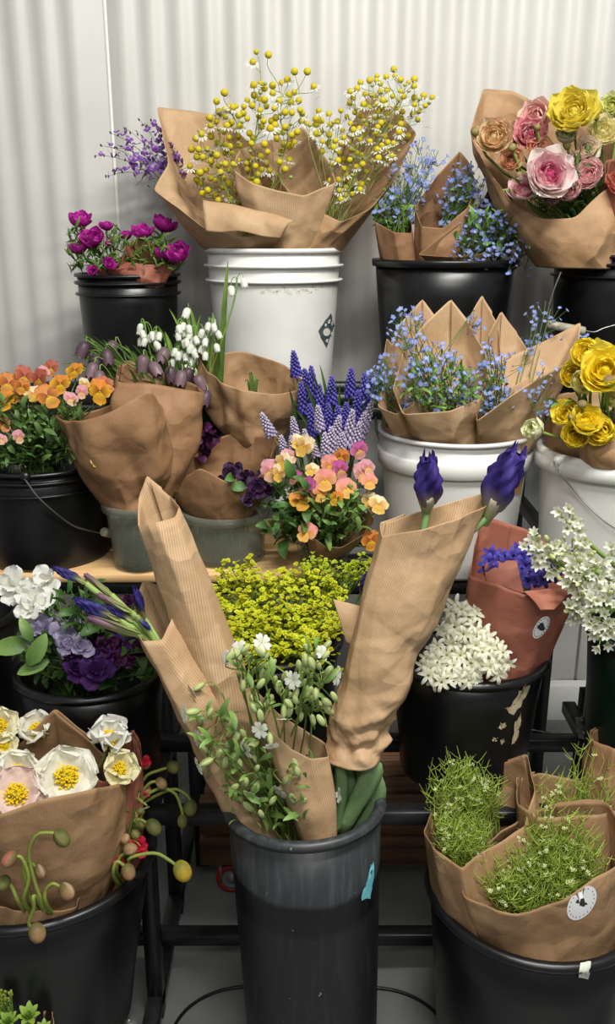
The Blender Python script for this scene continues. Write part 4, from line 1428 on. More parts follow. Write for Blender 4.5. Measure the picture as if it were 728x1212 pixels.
# purple toadflax spray
g_all = thing('toadflax_bunch', 'spray of purple toadflax leaning out beside the chamomile paper', 'flower bunch', foot('cham', -.75, .3))
tf = merge(ring_petals(2, 3, L=.9, W=.7, th0=40, th1=0, c0=lin(120, 70, 140), c1=lin(140, 96, 190), ruf=.05, nu=3, nv=2), rotz(petal(1.0, .9, 10, -40, lin(210, 190, 220), lin(112, 58, 156), nu=3, nv=2), 1.6), rotz(petal(.7, .6, 30, 10, lin(150, 60, 150), lin(98, 50, 140), nu=3, nv=2), 4.6))
me_tf = [make_mesh('floret', merge(tf)), ]
me_tf[0].materials.append(M['petal'])
bud_tf = make_mesh('bud', ellipsoid(.3, .3, .6, 6, 5, np.array([lin(84, 66, 60), lin(104, 66, 110)])))
bud_tf.materials.append(M['petal'])
gs = G()
foot_tf = at(268, 300, 2.06)
for (tu, tv, Y) in [(111, 184, 2.0), (127, 209, 1.98), (118, 172, 2.03), (132, 158, 2.06), (148, 152, 2.08), (166, 143, 2.08), (179, 142, 2.07), (190, 156, 2.05), (201, 172, 2.04), (207, 186, 2.02), (150, 190, 2.0), (140, 175, 2.04), (172, 172, 2.02)]:
    tip = at(tu, tv, Y)
    mid = at(204 + (tu - 160) * .16, 208, Y + .02)
    pts = bez(foot_tf, mid - Vector((0, 0, .02)), mid + (tip - mid) * .35 + Vector((0, 0, .03)), tip, 16)
    gs.add(*tube(pts, [.0014, .0005], 5, lin(112, 126, 78)))
    nfl = 9
    for k in range(nfl):
        f = .55 + .45 * k / nfl
        i = min(14, int(f * 15)); q = Vector(pts[i]).lerp(Vector(pts[i + 1]), f * 15 - i)
        out = Vector((R_.uniform(-1, 1), R_.uniform(-1, .3), R_.uniform(-.3, 1))).normalized()
        sz = .0118 * (1.25 - .55 * k / nfl) * R_.uniform(.8, 1.15)
        place('floret', me_tf[0], face_frame(q + out * .008, out, R_.uniform(-.4, .4), sz), g_all)
    for k in range(3):
        q = Vector(pts[-1 - k]) + Vector((R_.uniform(-.004, .004), 0, R_.uniform(-.002, .004)))
        place('bud', bud_tf, frame(q, UP + Vector((R_.uniform(-.6, .6), R_.uniform(-.6, .6), 0)), 0, .0062), g_all)
for k in range(26):
    q = at(R_.uniform(165, 200), R_.uniform(190, 222), 2.03)
    gs.stamp(leaf_tpl(1, .08, 40, -30, lin(84, 110, 62), lin(120, 140, 84), nu=4), frame(q, UP + Vector((R_.uniform(-1.4, .4), R_.uniform(-.6, .6), 0)), R_.random() * 6, .028))
obj('stems', gs, M['stem'], g_all, kind='stuff')

# chamomile
def tpl_cham(seed, petals=True, droop=-30):
    parts = [ellipsoid(.52, .52, .50, 9, 6, np.array([lin(150, 165, 50), lin(206, 192, 34), lin(230, 214, 52), lin(218, 198, 34)]), .25)]
    if petals:
        parts.append(ring_petals(11, seed, jit=.1, L=.85, W=.34, th0=8, th1=droop, c0=lin(226, 226, 214), c1=lin(246, 246, 240), nu=2, nv=2, a=.5, b=.35, r0=.35, base=.5))
    parts.append(ellipsoid(.36, .36, .2, 7, 4, lin(120, 140, 66), -.05))
    return merge(*parts)


CH = []
for nm, k, pt, dr in (('a', 1, False, 0), ('b', 2, False, 0), ('c', 3, True, -55), ('d', 4, True, -20), ('e', 5, True, -75)):
    me = make_mesh('flower_head', tpl_cham(k, pt, dr)); me.materials.append(M['petal']); CH.append(me)
budm = make_mesh('bud', ellipsoid(.5, .5, .4, 7, 5, np.array([lin(110, 132, 60), lin(190, 196, 120), lin(200, 200, 120)]))); budm.materials.append(M['petal'])
CHG = 'chamomile bunches in the white bucket'
for lab, poly, n, Y, ft, px, seed, wts, nbud in (
        ('loose chamomile bunch with button yellow heads in the left-hand paper', [(222, 178), (235, 150), (262, 132), (290, 118), (298, 100), (340, 95), (352, 110), (366, 140), (350, 160), (352, 185), (344, 215), (316, 214), (300, 230), (306, 262), (292, 262), (246, 238), (232, 222), (224, 205)], 130, 1.93, at(300, 300, 1.94), 8.0, 3, (4, 4, 2, 2, 1), 50),
        ('chamomile bunch with more white petals in the right-hand paper', [(352, 140), (372, 125), (398, 140), (418, 98), (440, 92), (462, 86), (492, 104), (510, 120), (488, 160), (466, 190), (438, 205), (432, 232), (405, 240), (392, 232), (386, 190), (372, 168)], 120, 1.96, at(385, 300, 1.95), 7.4, 4, (2, 2, 3, 3, 4), 46)):
    rr = random.Random(seed)
    root = thing('chamomile_bunch', lab, 'flower bunch', ft)
    gs, tg = G(), []
    pts = scatter(poly, n, 6.6, rr)
    extra = [(304, 63, 0), (317, 67, 1), (299, 75, 1), (363, 87, 2), (349, 87, 1), (372, 104, 1), (265, 112, 1), (256, 122, 1), (275, 129, 0)] if seed == 3 else [(512, 117, 4), (466, 84, 3), (446, 97, 4), (490, 96, 2)]
    for i, pv in enumerate(pts + [e[:2] for e in extra]):
        u, v = pv
        ex = i >= len(pts)
        p = at(u, v, Y + rr.uniform(-.07, .07))
        d = UP * 1.0 + to_cam(p) * rr.uniform(.0, .7) + Vector((rr.uniform(-.5, .5), rr.uniform(-.4, .4), 0))
        me = rr.choices(CH, wts)[0]
        sz = px * mpp(u, v, Y) * rr.uniform(.82, 1.12)
        if ex and i % 3 == 0: me = CH[3]
        place('flower_head', me, frame(p, d, rr.random() * 6, sz), root)
        tg.append((p, d))
        if rr.random() < .5:
            q = p - Vector((0, 0, rr.uniform(.01, .06)))
            gs.stamp(leaf_tpl(1, .05, 60, 10, lin(104, 130, 54), lin(140, 160, 80), nu=3), frame(q, UP + Vector((rr.uniform(-1, 1), rr.uniform(-1, 1), 0)), 0, .02))
    for (u, v) in scatter(poly, nbud, 7, rr):
        p = at(u, v, Y + rr.uniform(-.06, .06))
        place('bud', budm, frame(p, UP + Vector((rr.uniform(-.5, .5), rr.uniform(-.5, .5), 0)), 0, 5.2 * mpp(u, v, Y)), root)
        tg.append((p, UP))
    branching(gs, ft, tg, rr, 26, .0010, .0005, lin(140, 156, 78))
    for k in range(160):      # thread leaves low in the bunch
        u, v = rr.choice(pts); p = at(u, v, Y) - Vector((0, 0, rr.uniform(0, .08)))
        gs.stamp(leaf_tpl(1, .04, 60, 10, lin(104, 130, 54), lin(150, 165, 84), nu=3), frame(p, UP + Vector((rr.uniform(-1, 1), rr.uniform(-1, 1), 0)), 0, .022))
    obj('stems', gs, M['stem'], root, kind='stuff')

# forget-me-nots
FMN = merge(ring_petals(5, 2, jit=.05, L=.9, W=.85, th0=12, th1=0, c0=lin(190, 196, 226), c1=lin(136, 156, 222), cm=lin(122, 142, 216), nu=2, nv=2, a=.6, b=.3, r0=.1), ellipsoid(.2, .2, .12, 6, 4, lin(232, 206, 90), .06))
FMN2 = (FMN[0], FMN[1], FMN[2], np.clip(FMN[3] * np.array((.82, .9, .98)), 0, 1))
FBUD = ellipsoid(.35, .35, .5, 5, 4, lin(150, 140, 196))


def forget_me_nots(label, sprays, Y, base, rnd, fl=3.5, leaves=(), nleaf=40, per=6, group=None, dk=1.0):
    """sprays: px tips; every spray is a stalk with a cluster of small blue stars"""
    root = thing('forget_me_not_bunch', label, 'flower bunch', base, group)
    gs, gf = G(), G()
    for (u, v) in sprays:
        p = at(u, v, Y + rnd.uniform(-.05, .05))
        pts = stem_pts(base + Vector((rnd.uniform(-.02, .02), rnd.uniform(-.02, .02), 0)), p, rnd, n=9)
        gs.add(*tube(pts, [.0010, .0006], 4, lin(116, 142, 70)))
        for k in range(per):
            f = rnd.uniform(0, 1) ** 1.5
            q = p + Vector((rnd.gauss(0, .011), rnd.gauss(0, .011), -.03 * f + rnd.gauss(0, .006)))
            d = UP * .5 + to_cam(q) * .6 + Vector((rnd.uniform(-.8, .8), rnd.uniform(-.5, .5), rnd.uniform(-.3, .5)))
            sz = fl * mpp(u, v, Y) * rnd.uniform(.75, 1.15)
            t = rnd.uniform(.85, 1.2) * dk
            if rnd.random() < .8:
                gf.stamp(FMN if rnd.random() < .6 else FMN2, frame(q, d, rnd.random() * 6, sz), (t, t, min(1.15, t)))
            else:
                gf.stamp(FBUD, frame(q, d, 0, sz))
            gs.add(*tube([p - Vector((0, 0, .03)), q], .0005, 3, lin(100, 128, 64)))
    if leaves:
        tp = [leaf_tpl(1, .3, 70, 0, lin(74, 114, 46), lin(128, 168, 76), seed=k) for k in range(3)]
        for (u, v) in scatter(leaves, nleaf, 3, rnd):
            p = at(u, v, Y + rnd.uniform(-.04, .03))
            t = rnd.uniform(.8, 1.25)
            gs.stamp(rnd.choice(tp), frame(p, UP + to_cam(p) * .4 + Vector((rnd.uniform(-1, 1), rnd.uniform(-.8, .8), 0)), rnd.random() * 6, rnd.uniform(10, 20) * mpp(u, v, Y)), (t, t, t))
    obj('florets', gf, M['petal'], root, kind='stuff')
    obj('stems', gs, M['leaf'], root, kind='stuff')
    return root


rr = random.Random(21)
FG = None
forget_me_nots('forget-me-nots with a tall thin spray in the short paper wrap', scatter([(445, 255), (448, 225), (462, 205), (480, 200), (490, 170), (506, 182), (510, 205), (500, 230), (484, 262)], 34, 7, rr) + [(497, 165), (506, 180), (519, 178)], 1.92, at(468, 300, 1.90), rr, leaves=[(445, 275), (446, 235), (480, 225), (485, 275)], nleaf=60)
forget_me_nots('forget-me-nots filling the single-peaked back wrap', scatter([(524, 265), (528, 225), (542, 190), (560, 188), (570, 205), (568, 235), (550, 250)], 30, 7, rr), 1.93, at(525, 300, 1.92), rr, leaves=[(525, 270), (535, 230), (560, 220), (560, 255)], nleaf=30)
forget_me_nots('forget-me-nots spilling over the black rim beside the wall', scatter([(540, 300), (548, 262), (566, 240), (590, 236), (606, 250), (628, 250), (642, 282), (630, 302), (600, 306), (560, 308)], 62, 7, rr), 1.86, at(570, 310, 1.90), rr, leaves=[(540, 300), (550, 262), (600, 250), (625, 290), (590, 308)], nleaf=80)

# mixed ranunculus
def ran(name_label, u, v, r, Y, outer, inner, rnd, base, group, tip=None, edge=None, closed=0.0, up=.6, cm=.8, sx=0.0, seed=0, shape='ranunculus'):
    tp = tpl_ranunculus(seed, outer, inner, tip, 6, closed, edge)
    p = at(u, v + r * .35, Y)
    d = UP * up + to_cam(p) * cm + Vector((sx, 0, 0))
    ctr = ellipsoid(.2, .2, .18, 8, 5, np.array([inner, inner]) * .8, .42)
    return bloom(shape, name_label, 'flower', group, tp, p, d, r * mpp(u, v, Y) * 1.38, base, rnd, extra=[('center', ctr, 'petal')], stem_r=.0026, stem_c=lin(128, 154, 72), leaves=0)


rr = random.Random(31)
RG = 'ranunculus blooms in the big back wrap'
CRM, YEL, PNK, WHT = lin(232, 220, 170), lin(236, 222, 92), lin(206, 96, 118), lin(240, 226, 214)
for (lab, u, v, r, outer, inner, edge, cl, Y) in [
        ('large lemon yellow ranunculus, widest open of the mixed bunch', 679, 134, 23, lin(238, 224, 96), lin(232, 214, 80), None, .0, 1.80),
        ('pale cream yellow ranunculus behind the lemon one', 711, 158, 16, lin(238, 230, 176), lin(236, 224, 150), None, .2, 1.84),
        ('greenish cream ranunculus at the top of the mixed bunch', 726, 124, 12, lin(232, 236, 176), lin(226, 226, 130), None, .1, 1.88),
        ('white ranunculus with a deep pink eye', 645, 206, 24, lin(252, 242, 236), lin(214, 80, 130), None, .0, 1.765),
        ('cream ranunculus with wine red petal edges', 586, 161, 18, lin(246, 234, 184), lin(244, 228, 160), lin(206, 130, 124), .1, 1.85),
        ('crimson striped ranunculus in the middle of the bunch', 626, 158, 16, lin(222, 120, 136), lin(196, 60, 96), lin(244, 214, 210), .1, 1.84),
        ('rose pink ranunculus tinged cream beside the lemon one', 637, 138, 17, lin(244, 200, 190), lin(226, 140, 146), lin(248, 228, 210), .2, 1.86),
        ('apricot ranunculus above the pink-eyed white one', 635, 180, 15, lin(246, 210, 160), lin(238, 180, 130), lin(226, 150, 140), .2, 1.82),
        ('half-open white ranunculus with rosy streaks', 679, 194, 13, lin(240, 232, 218), lin(230, 200, 190), lin(206, 120, 136), .8, 1.80),
        ('pink and white ranunculus lowest in the bunch', 620, 226, 15, lin(250, 238, 230), lin(206, 100, 130), lin(214, 120, 144), .3, 1.78),
        ('small raspberry tinted ranunculus under the white one', 652, 236, 11, lin(228, 196, 196), lin(190, 84, 110), lin(186, 80, 110), .5, 1.79),
        ('frilled blush ranunculus beside the terracotta paper', 699, 207, 16, lin(252, 240, 230), lin(236, 180, 180), lin(226, 150, 160), .4, 1.78),
        ('cream ranunculus with faint pink rim behind the wine-edged one', 606, 160, 13, lin(234, 216, 170), lin(226, 190, 130), lin(214, 150, 130), .3, 1.88),
        ('small white ranunculus with green heart behind the lemon one', 668, 162, 12, lin(250, 248, 226), lin(222, 228, 160), None, .3, 1.84),
        ('buff ranunculus tucked under the crimson striped one', 606, 188, 12, lin(244, 216, 170), lin(230, 180, 130), lin(214, 140, 130), .3, 1.83),
        ('ivory ranunculus between the lemon and blush blooms', 692, 176, 13, lin(250, 244, 220), lin(240, 226, 180), lin(236, 200, 196), .4, 1.82),
        ('blush ranunculus sitting low on the paper edge', 676, 226, 13, lin(250, 232, 226), lin(226, 150, 160), lin(224, 150, 160), .5, 1.775),
        ('salmon ranunculus in the terracotta wrap', 731, 218, 13, lin(222, 130, 110), lin(206, 96, 84), None, .1, 1.77)]:
    ran(lab, u, v, r, Y, outer, inner, rr, foot('ranb', rr.uniform(-.6, -.1), rr.uniform(-.4, .2)), RG, edge=edge, closed=cl, seed=int(u * 3 + v), sx=rr.uniform(-.3, .3), up=rr.uniform(.3, .8))
RBUD = merge(ellipsoid(.8, .8, .85, 10, 7, np.array([lin(110, 130, 60), lin(150, 150, 80), lin(170, 160, 100), lin(140, 90, 90)]), .6), ring_petals(5, 4, L=1.25, W=.9, th0=25, th1=115, c0=lin(100, 128, 54), c1=lin(140, 160, 84), cup=.4, nu=4, nv=2, r0=.15))
for (u, v, r, Y) in [(563, 155, 9, 1.84), (607, 174, 9, 1.80), (636, 150, 7, 1.80), (614, 207, 8, 1.79), (706, 138, 7, 1.82), (658, 176, 7, 1.82), (672, 172, 8, 1.80)]:
    p = at(u, v + r * .5, Y)
    bloom('ranunculus_bud', 'round closed ranunculus bud on a bare green stalk', 'flower bud', 'buds in the mixed ranunculus wrap', RBUD, p, UP + Vector((rr.uniform(-.5, .3), -.4, 0)), r * .72 * mpp(u, v, Y), foot('ranb', rr.uniform(-.6, -.2), rr.uniform(-.4, .2)), rr, stem_r=.0026, stem_c=lin(116, 142, 62))
foliage('ranunculus_foliage', 'green cut leaves among the mixed ranunculus', [(610, 200), (630, 215), (655, 190), (690, 175), (715, 195), (715, 230), (690, 255), (640, 250), (612, 235)], 1.81, 200, 22, rr, foot('ranb', -.3), tpls=FERN, c1=lin(110, 150, 66), mind=2)
# ================================================================== middle step
rr = random.Random(41)
# orange violas
OR, YO, SAL, PNKP, CREAM = lin(222, 146, 40), lin(240, 186, 52), lin(206, 128, 92), lin(226, 176, 176), lin(240, 222, 160)
OV = {
    'gold': [tpl_viola(k, lin(226, 150, 60), lin(238, 184, 48), lin(240, 180, 40), lin(240, 200, 40), lin(120, 50, 24)) for k in (1, 2)],
    'orange': [tpl_viola(k, lin(214, 140, 70), lin(214, 140, 44), lin(228, 160, 50), lin(240, 200, 40), lin(140, 60, 26)) for k in (3, 4)],
    'salmon': [tpl_viola(k, lin(196, 112, 90), lin(206, 130, 96), lin(220, 150, 90), lin(240, 200, 60), lin(140, 60, 40)) for k in (5, 6)],
    'pink': [tpl_viola(k, lin(222, 166, 176), lin(228, 180, 176), lin(236, 206, 170), lin(240, 210, 90), lin(190, 110, 110)) for k in (7, 8)],
    'cream': [tpl_viola(k, lin(238, 226, 190), lin(240, 222, 150), lin(242, 214, 110), lin(240, 200, 60), lin(200, 130, 60)) for k in (9, 10)],
    'magenta': [tpl_viola(k, lin(196, 96, 160), lin(206, 120, 160), lin(220, 160, 150), lin(240, 200, 80), lin(140, 50, 90)) for k in (11, 12)],
    'peach': [tpl_viola(k, lin(226, 150, 140), lin(234, 176, 130), lin(240, 192, 100), lin(244, 206, 70), lin(200, 120, 60)) for k in (13, 14)],
}


VEYE = ellipsoid(.09, .07, .05, 7, 5, lin(226, 190, 60), .03)


def viola(label, group, kind, u, v, r, Y, base, rnd, faceup=.3, sx=None, name='viola', stem=None):
    p = at(u, v, Y)
    sx = rnd.uniform(-.9, .9) if sx is None else sx
    faceup += rnd.uniform(-.35, .4)
    d = to_cam(p) + UP * faceup + Vector((sx, 0, 0))
    F = face_frame(p, d, rnd.uniform(-.5, .5), r * mpp(u, v, Y) * .98)
    return bloom(name, label, 'flower', group, rnd.choice(OV[kind]), p - d.normalized() * .004, d, 1, base, rnd, mat_frame=F, extra=[('eye', VEYE, 'petal')], stem_r=.0011, stem_c=lin(118, 146, 74), stem_end=UP * .8 + d * .2)


VN = {'gold': 'golden yellow viola with a brown eye in the black pail', 'orange': 'deep orange viola with brown eye in the black pail', 'salmon': 'dusky salmon viola in the black pail', 'pink': 'pale pink viola in the black pail', 'cream': 'pale creamy yellow viola in the black pail'}
for (k, u, v, r, Y) in [('gold', 88, 439, 13, 1.62), ('orange', 57, 469, 17, 1.52), ('gold', 71, 455, 15, 1.55), ('gold', 5, 474, 16, 1.52), ('gold', 118, 464, 17, 1.50), ('salmon', 29, 446, 15, 1.60), ('salmon', 46, 449, 14, 1.60), ('orange', 10, 454, 15, 1.58),
                        ('salmon', 125, 455, 13, 1.53), ('pink', 84, 472, 11, 1.52), ('salmon', 20, 468, 12, 1.56), ('cream', 40, 466, 13, 1.55), ('pink', 97, 464, 9, 1.54), ('salmon', 4, 502, 11, 1.51), ('pink', 22, 517, 9, 1.49), ('pink', 52, 440, 9, 1.63), ('salmon', 60, 436, 11, 1.64), ('orange', -12, 455, 15, 1.55), ('cream', 100, 455, 9, 1.58), ('pink', 2, 520, 8, 1.49), ('orange', 26, 458, 10, 1.55)]:
    viola(VN[k], 'orange violas in the black pail', k, u, v, r, Y, foot('viol', rr.uniform(-.4, .4), rr.uniform(-.4, .4), -.02), rr)
foliage('viola_foliage', 'green viola leaves and stalks crowding the black pail', [(-20, 480), (10, 470), (40, 482), (80, 478), (102, 490), (88, 515), (88, 540), (60, 548), (0, 550), (-30, 540)], 1.55, 330, 17, rr, foot('viol', 0, 0, -.03), mind=2, c0=lin(60, 92, 46), c1=lin(112, 146, 74), depth=.05, W=.3)

# lone pale viola on a long stalk in front of the brown wrap
p = at(112, 546, 1.44)
viola('single cream viola on a long stalk before the brown paper', None, 'cream', 112, 546, 8, 1.44, at(78, 536, 1.50), rr, 0, 1.2)

# fritillaries
FRT = [tpl_bell(k, lin(96, 78, 84), lin(134, 108, 116)) for k in (1,)] + [tpl_bell(2, lin(70, 58, 66), lin(104, 78, 90))]
for (u, v, Y) in [(102, 412, 1.66), (112, 437, 1.63), (125, 421, 1.66), (137, 412, 1.70), (170, 428, 1.62), (179, 437, 1.60), (196, 419, 1.68), (226, 444, 1.66), (246, 470, 1.63), (200, 441, 1.66), (232, 452, 1.64), (108, 428, 1.68), (216, 446, 1.64), (118, 446, 1.62)]:
    p = at(u, v - 8, Y)
    d = Vector((rr.uniform(-.7, .7), rr.uniform(-.6, .1), -1))
    sz = 20 * mpp(u, v, Y)
    root = thing('fritillary', 'dusky purple nodding fritillary bell over grassy leaves', 'flower', foot('frit', rr.uniform(-.6, .3), rr.uniform(-.4, .4)), 'fritillaries behind the clear containers')
    g = G(); g.stamp(rr.choice(FRT), frame(p, d, rr.random(), sz)); obj('petals', g, M['petal_shiny'], root)
    g = G(); g.add(*tube(bez(root.location, root.location.lerp(p, .5) + Vector((0, 0, .03)), p + Vector((0, .004, .045)), p, 12), .0014, 5, lin(112, 134, 76))); obj('stem', g, M['stem'], root)


def blades(name, label, tips, base_fn, Y, rnd, w=.006, c0=lin(52, 84, 40), c1=lin(112, 146, 72), cat='foliage', group=None):
    g = G()
    b0 = None
    for (u, v) in tips:
        p = at(u, v, Y + rnd.uniform(-.04, .04)); b = base_fn(); b0 = b0 or b
        pts = bez(b, b.lerp(p, .4) + Vector((0, 0, .05)), b.lerp(p, .8) + Vector((0, 0, .03)), p, 10)
        side = (p - b).cross(Vector((0, 1, 0)) + Vector((rnd.uniform(-.5, .5), 0, 0))).normalized()
        ww = w * rnd.uniform(.7, 1.2) * np.array([.6, .9, 1, 1, .98, .92, .8, .62, .36, .05])
        V, C = [], []
        tint = rnd.uniform(.8, 1.2)
        for i in range(10):
            q = Vector(pts[i])
            V += [q - side * ww[i], q + Vector((0, .0015, -.001)), q + side * ww[i]]
            c = (np.array(c0) * (1 - i / 9) + np.array(c1) * i / 9) * tint
            C += [c, c * 1.1, c]
        g.add([tuple(x) for x in V], grid_quads(10, 3), None, np.array(C))
    return top(name, g, M['leaf'], label, cat, group, 'stuff', origin=b0)


rr = random.Random(43)
blades('fritillary_foliage', 'thin grassy fritillary leaves above the brown wraps', scatter([(70, 430), (95, 392), (130, 400), (160, 405), (240, 430), (250, 480), (140, 450), (90, 445)], 110, 4, rr), lambda: foot('frit', rr.uniform(-.6, .5), rr.uniform(-.5, .4), -.03), 1.67, rr, .0036)
blades('snowflake_foliage', 'long upright strap leaves of the white snowflake flowers', [(200, 365), (212, 380), (186, 385), (225, 362), (238, 372), (243, 385), (270, 308), (258, 380), (178, 392), (165, 398), (232, 395), (205, 395), (250, 390), (218, 372), (195, 392), (262, 400)], lambda: foot('frit', rr.uniform(-.1, .8), rr.uniform(-.4, .4), -.03), 1.70, rr, .0055, c0=lin(70, 108, 46), c1=lin(132, 168, 80))

# snowflakes and white bell clusters
SNW = tpl_bell(3, lin(232, 236, 220), lin(246, 246, 240))


def snow_cluster(label, pts, Y, base, sz, group=None):
    root = thing('snowflake_stem', label, 'flower', base, group)
    gs = G()
    c = at(sum(p[0] for p in pts) / len(pts), min(p[1] for p in pts) - 6, Y)
    gs.add(*tube(bez(base, base.lerp(c, .4), c - Vector((0, 0, .05)), c, 10), .0018, 5, lin(112, 150, 66)))
    for (u, v) in pts:
        p = at(u, v - sz * .5, Y + rr.uniform(-.012, .012))
        g = G(); g.stamp(SNW, frame(p, Vector((rr.uniform(-.5, .5), rr.uniform(-.5, .1), -1)), rr.random(), sz * mpp(u, v, Y)))
        obj('bell', g, M['petal'], root)
        gs.add(*tube(bez(c, c.lerp(p, .4) + Vector((0, 0, .012)), p + Vector((0, 0, .010)), p, 6), .0008, 4, lin(120, 158, 74)))
    obj('stem', gs, M['stem'], root)


SG = 'white bell clusters among the snowflake leaves'
for k, (cu, cv, n) in enumerate(((172, 397, 7), (186, 404, 5), (216, 396, 8), (224, 412, 8), (212, 424, 6), (249, 396, 7), (248, 414, 5), (232, 402, 5), (226, 432, 5))):
    snow_cluster('stalk crowded with small white bells behind the brown wraps', [(cu + rr.uniform(-8, 8), cv + rr.uniform(-10, 10)) for _ in range(n)], 1.69, foot('frit', rr.uniform(-.2, .8), rr.uniform(-.3, .3)), 10, SG)
snow_cluster('pair of white snowflake bells hanging before the white bucket', [(288, 335), (273, 344)], 1.70, at(240, 470, 1.70), 12)
snow_cluster('single white snowflake bud hanging at a leaf tip', [(223, 371)], 1.70, at(235, 470, 1.70), 13)
snow_cluster('two small white snowflake bells below the arching pair', [(251, 381), (254, 391)], 1.69, at(245, 470, 1.70), 10)

# leaf tips in the hollow wrap
blades('wrapped_foliage', 'few green leaf tips inside the open brown wrap', [(296, 442), (302, 448), (290, 452), (306, 452), (299, 455)], lambda: at(300, 500, 1.70), 1.69, rr, .0035, c1=lin(120, 140, 70))

# cut ends standing in the see-through vessels
for key, n_, lab in (('clr1', 14, 'green cut stalks standing in the narrow cloudy container'), ('clr2', 20, 'green cut stalks standing in the wide cloudy container'), ('jarr', 14, 'green cut stalks standing in the glass jar')):
    b = BVH[key]
    g = G()
    for k in range(n_):
        a_, q_ = rr.random() * 6.283, rr.random() ** .5
        p0 = b.base + Vector((math.cos(a_) * q_ * b.r * .6, math.sin(a_) * q_ * b.r * .6, .014))
        p1 = b.c + Vector((math.cos(a_ + .5) * q_ * b.r * .6, math.sin(a_ + .5) * q_ * b.r * .6, .02))
        g.add(*tube([p0, p0.lerp(p1, .5), p1], .0016, 5, np.array(lin(108, 128, 70)) * rr.uniform(.8, 1.2)))
    top('cut_stems', g, M['stem'], lab, 'stems', None, 'stuff', origin=b.base + Vector((0, 0, .014)))
# dark pansies in the clear container
rr = random.Random(44)
DP = [tpl_double(k, lin(44, 22, 46), lin(66, 36, 74), 9) for k in (1, 2, 3)]
for (u, v, r, Y) in [(304, 578, 17, 1.49), (290, 566, 14, 1.51), (272, 562, 15, 1.53), (262, 572, 12, 1.51), (312, 566, 13, 1.53), (295, 590, 12, 1.475), (280, 556, 11, 1.56), (318, 582, 9, 1.50)]:
    p = at(u, v, Y)
    bloom('pansy', 'blackish purple ruffled pansy in the clear container wrap', 'flower', 'dark pansies in the clear container', rr.choice(DP), p, to_cam(p) + UP * .5 + Vector((rr.uniform(-.5, .5), 0, 0)), r * mpp(u, v, Y), foot('clr2', rr.uniform(-.3, .3), rr.uniform(-.3, .3)), rr, stem_r=.0015)
foliage('pansy_leaf', 'bright green leaf on the dark pansies', [(276, 560), (292, 562), (294, 582), (278, 582)], 1.475, 2, 24, rr, foot('clr2'), W=.6, mind=5, cam=1.0, up=.3, spread=.3, c1=lin(110, 158, 80), depth=.005)
foliage('maroon_stock', 'dark maroon blooms in shade behind the pansy wrap', [(225, 500), (250, 505), (262, 520), (240, 545), (222, 540)], 1.66, 60, 14, rr, foot('frit', .2), W=.7, c0=lin(60, 24, 52), c1=lin(86, 36, 76), ruf=.12, cat='flower bunch', stems=False)

# grape hyacinths
def tpl_muscari(seed, c, tip, n=64):
    rnd = random.Random(seed)
    g = G()
    bd = {}
    for k in range(n):
        f = k / n
        a = k * 2.39996
        R = .17 * (1 - f) ** .55 + .02
        z = f
        sz = .085 * (1 - .55 * f)
        cc = np.array(c) * (1 - f) + np.array(tip) * f
        d = Vector((math.cos(a), math.sin(a), -.7 + 1.4 * f))
        cc = cc * rnd.uniform(.8, 1.2)
        g.stamp(ellipsoid(1, 1, 1.3, 6, 5, np.array([cc, cc, cc, np.clip(cc * 1.25 + .02, 0, 1)])), frame(Vector((R * math.cos(a), R * math.sin(a), z)), d, 0, sz))
    g.add(*tube([(0, 0, -.05), (0, 0, 1)], [.035, .02], 5, lin(96, 110, 90)))
    return g.pack()


MU = [make_mesh('floret_spike', tpl_muscari(k, lin(70, 60, 150), lin(100, 96, 180))) for k in range(3)]
ML = [make_mesh('floret_spike', tpl_muscari(k + 9, lin(166, 154, 186), lin(196, 186, 206))) for k in range(3)]
for me in MU + ML: me.materials.append(M['petal_shiny'])


def muscari(label, group, tip, bot, Y, mes, base):
    p0, p1 = at(*bot, Y), at(*tip, Y - .01)
    L = (p1 - p0).length
    root = thing('grape_hyacinth', label, 'flower', base, group)
    place('floret_spike', rr.choice(mes), frame(p0, p1 - p0, rr.random() * 6, (min(L * .9, .046),) * 2 + (L,)), root, )
    g = G(); g.add(*tube(stem_pts(base, p0, rr, n=8, d1=p1 - p0), .0016, 5, lin(130, 142, 100))); obj('stem', g, M['stem'], root)


for (t, b_, Y) in [((347, 415), (351, 445), 1.66), ((368, 433), (373, 480), 1.64), ((356, 452), (360, 490), 1.65), ((393, 445), (392, 478), 1.62), ((416, 435), (414, 468), 1.64), ((432, 441), (429, 490), 1.63), ((388, 477), (391, 512), 1.60), ((378, 455), (380, 500), 1.63), ((366, 478), (372, 514), 1.60),
                   ((410, 476), (409, 504), 1.60), ((424, 462), (421, 500), 1.61), ((440, 444), (437, 480), 1.66), ((360, 436), (366, 468), 1.67), ((400, 480), (400, 515), 1.59)]:
    muscari('deep violet grape hyacinth spike', 'violet grape hyacinths in the white tub', t, b_, Y, MU, foot('musc', rr.uniform(-.4, .4), rr.uniform(-.4, .4)))
for (t, b_, Y) in [((309, 489), (322, 516), 1.56), ((346, 493), (350, 518), 1.56), ((376, 480), (379, 508), 1.56), ((402, 492), (396, 522), 1.55), ((418, 485), (410, 528), 1.54), ((441, 475), (428, 512), 1.57), ((392, 505), (393, 540), 1.53), ((384, 512), (387, 545), 1.53), ((406, 512), (402, 542), 1.52), ((332, 515), (338, 540), 1.54), ((344, 516), (348, 540), 1.53), ((368, 518), (374, 540), 1.53), ((426, 500), (418, 535), 1.54), ((360, 508), (364, 534), 1.55), ((432, 488), (424, 520), 1.56)]:
    muscari('pale lilac grape hyacinth spike', 'lilac grape hyacinths in the white tub', t, b_, Y, ML, foot('musc', rr.uniform(-.5, .5), rr.uniform(-.6, .2)))
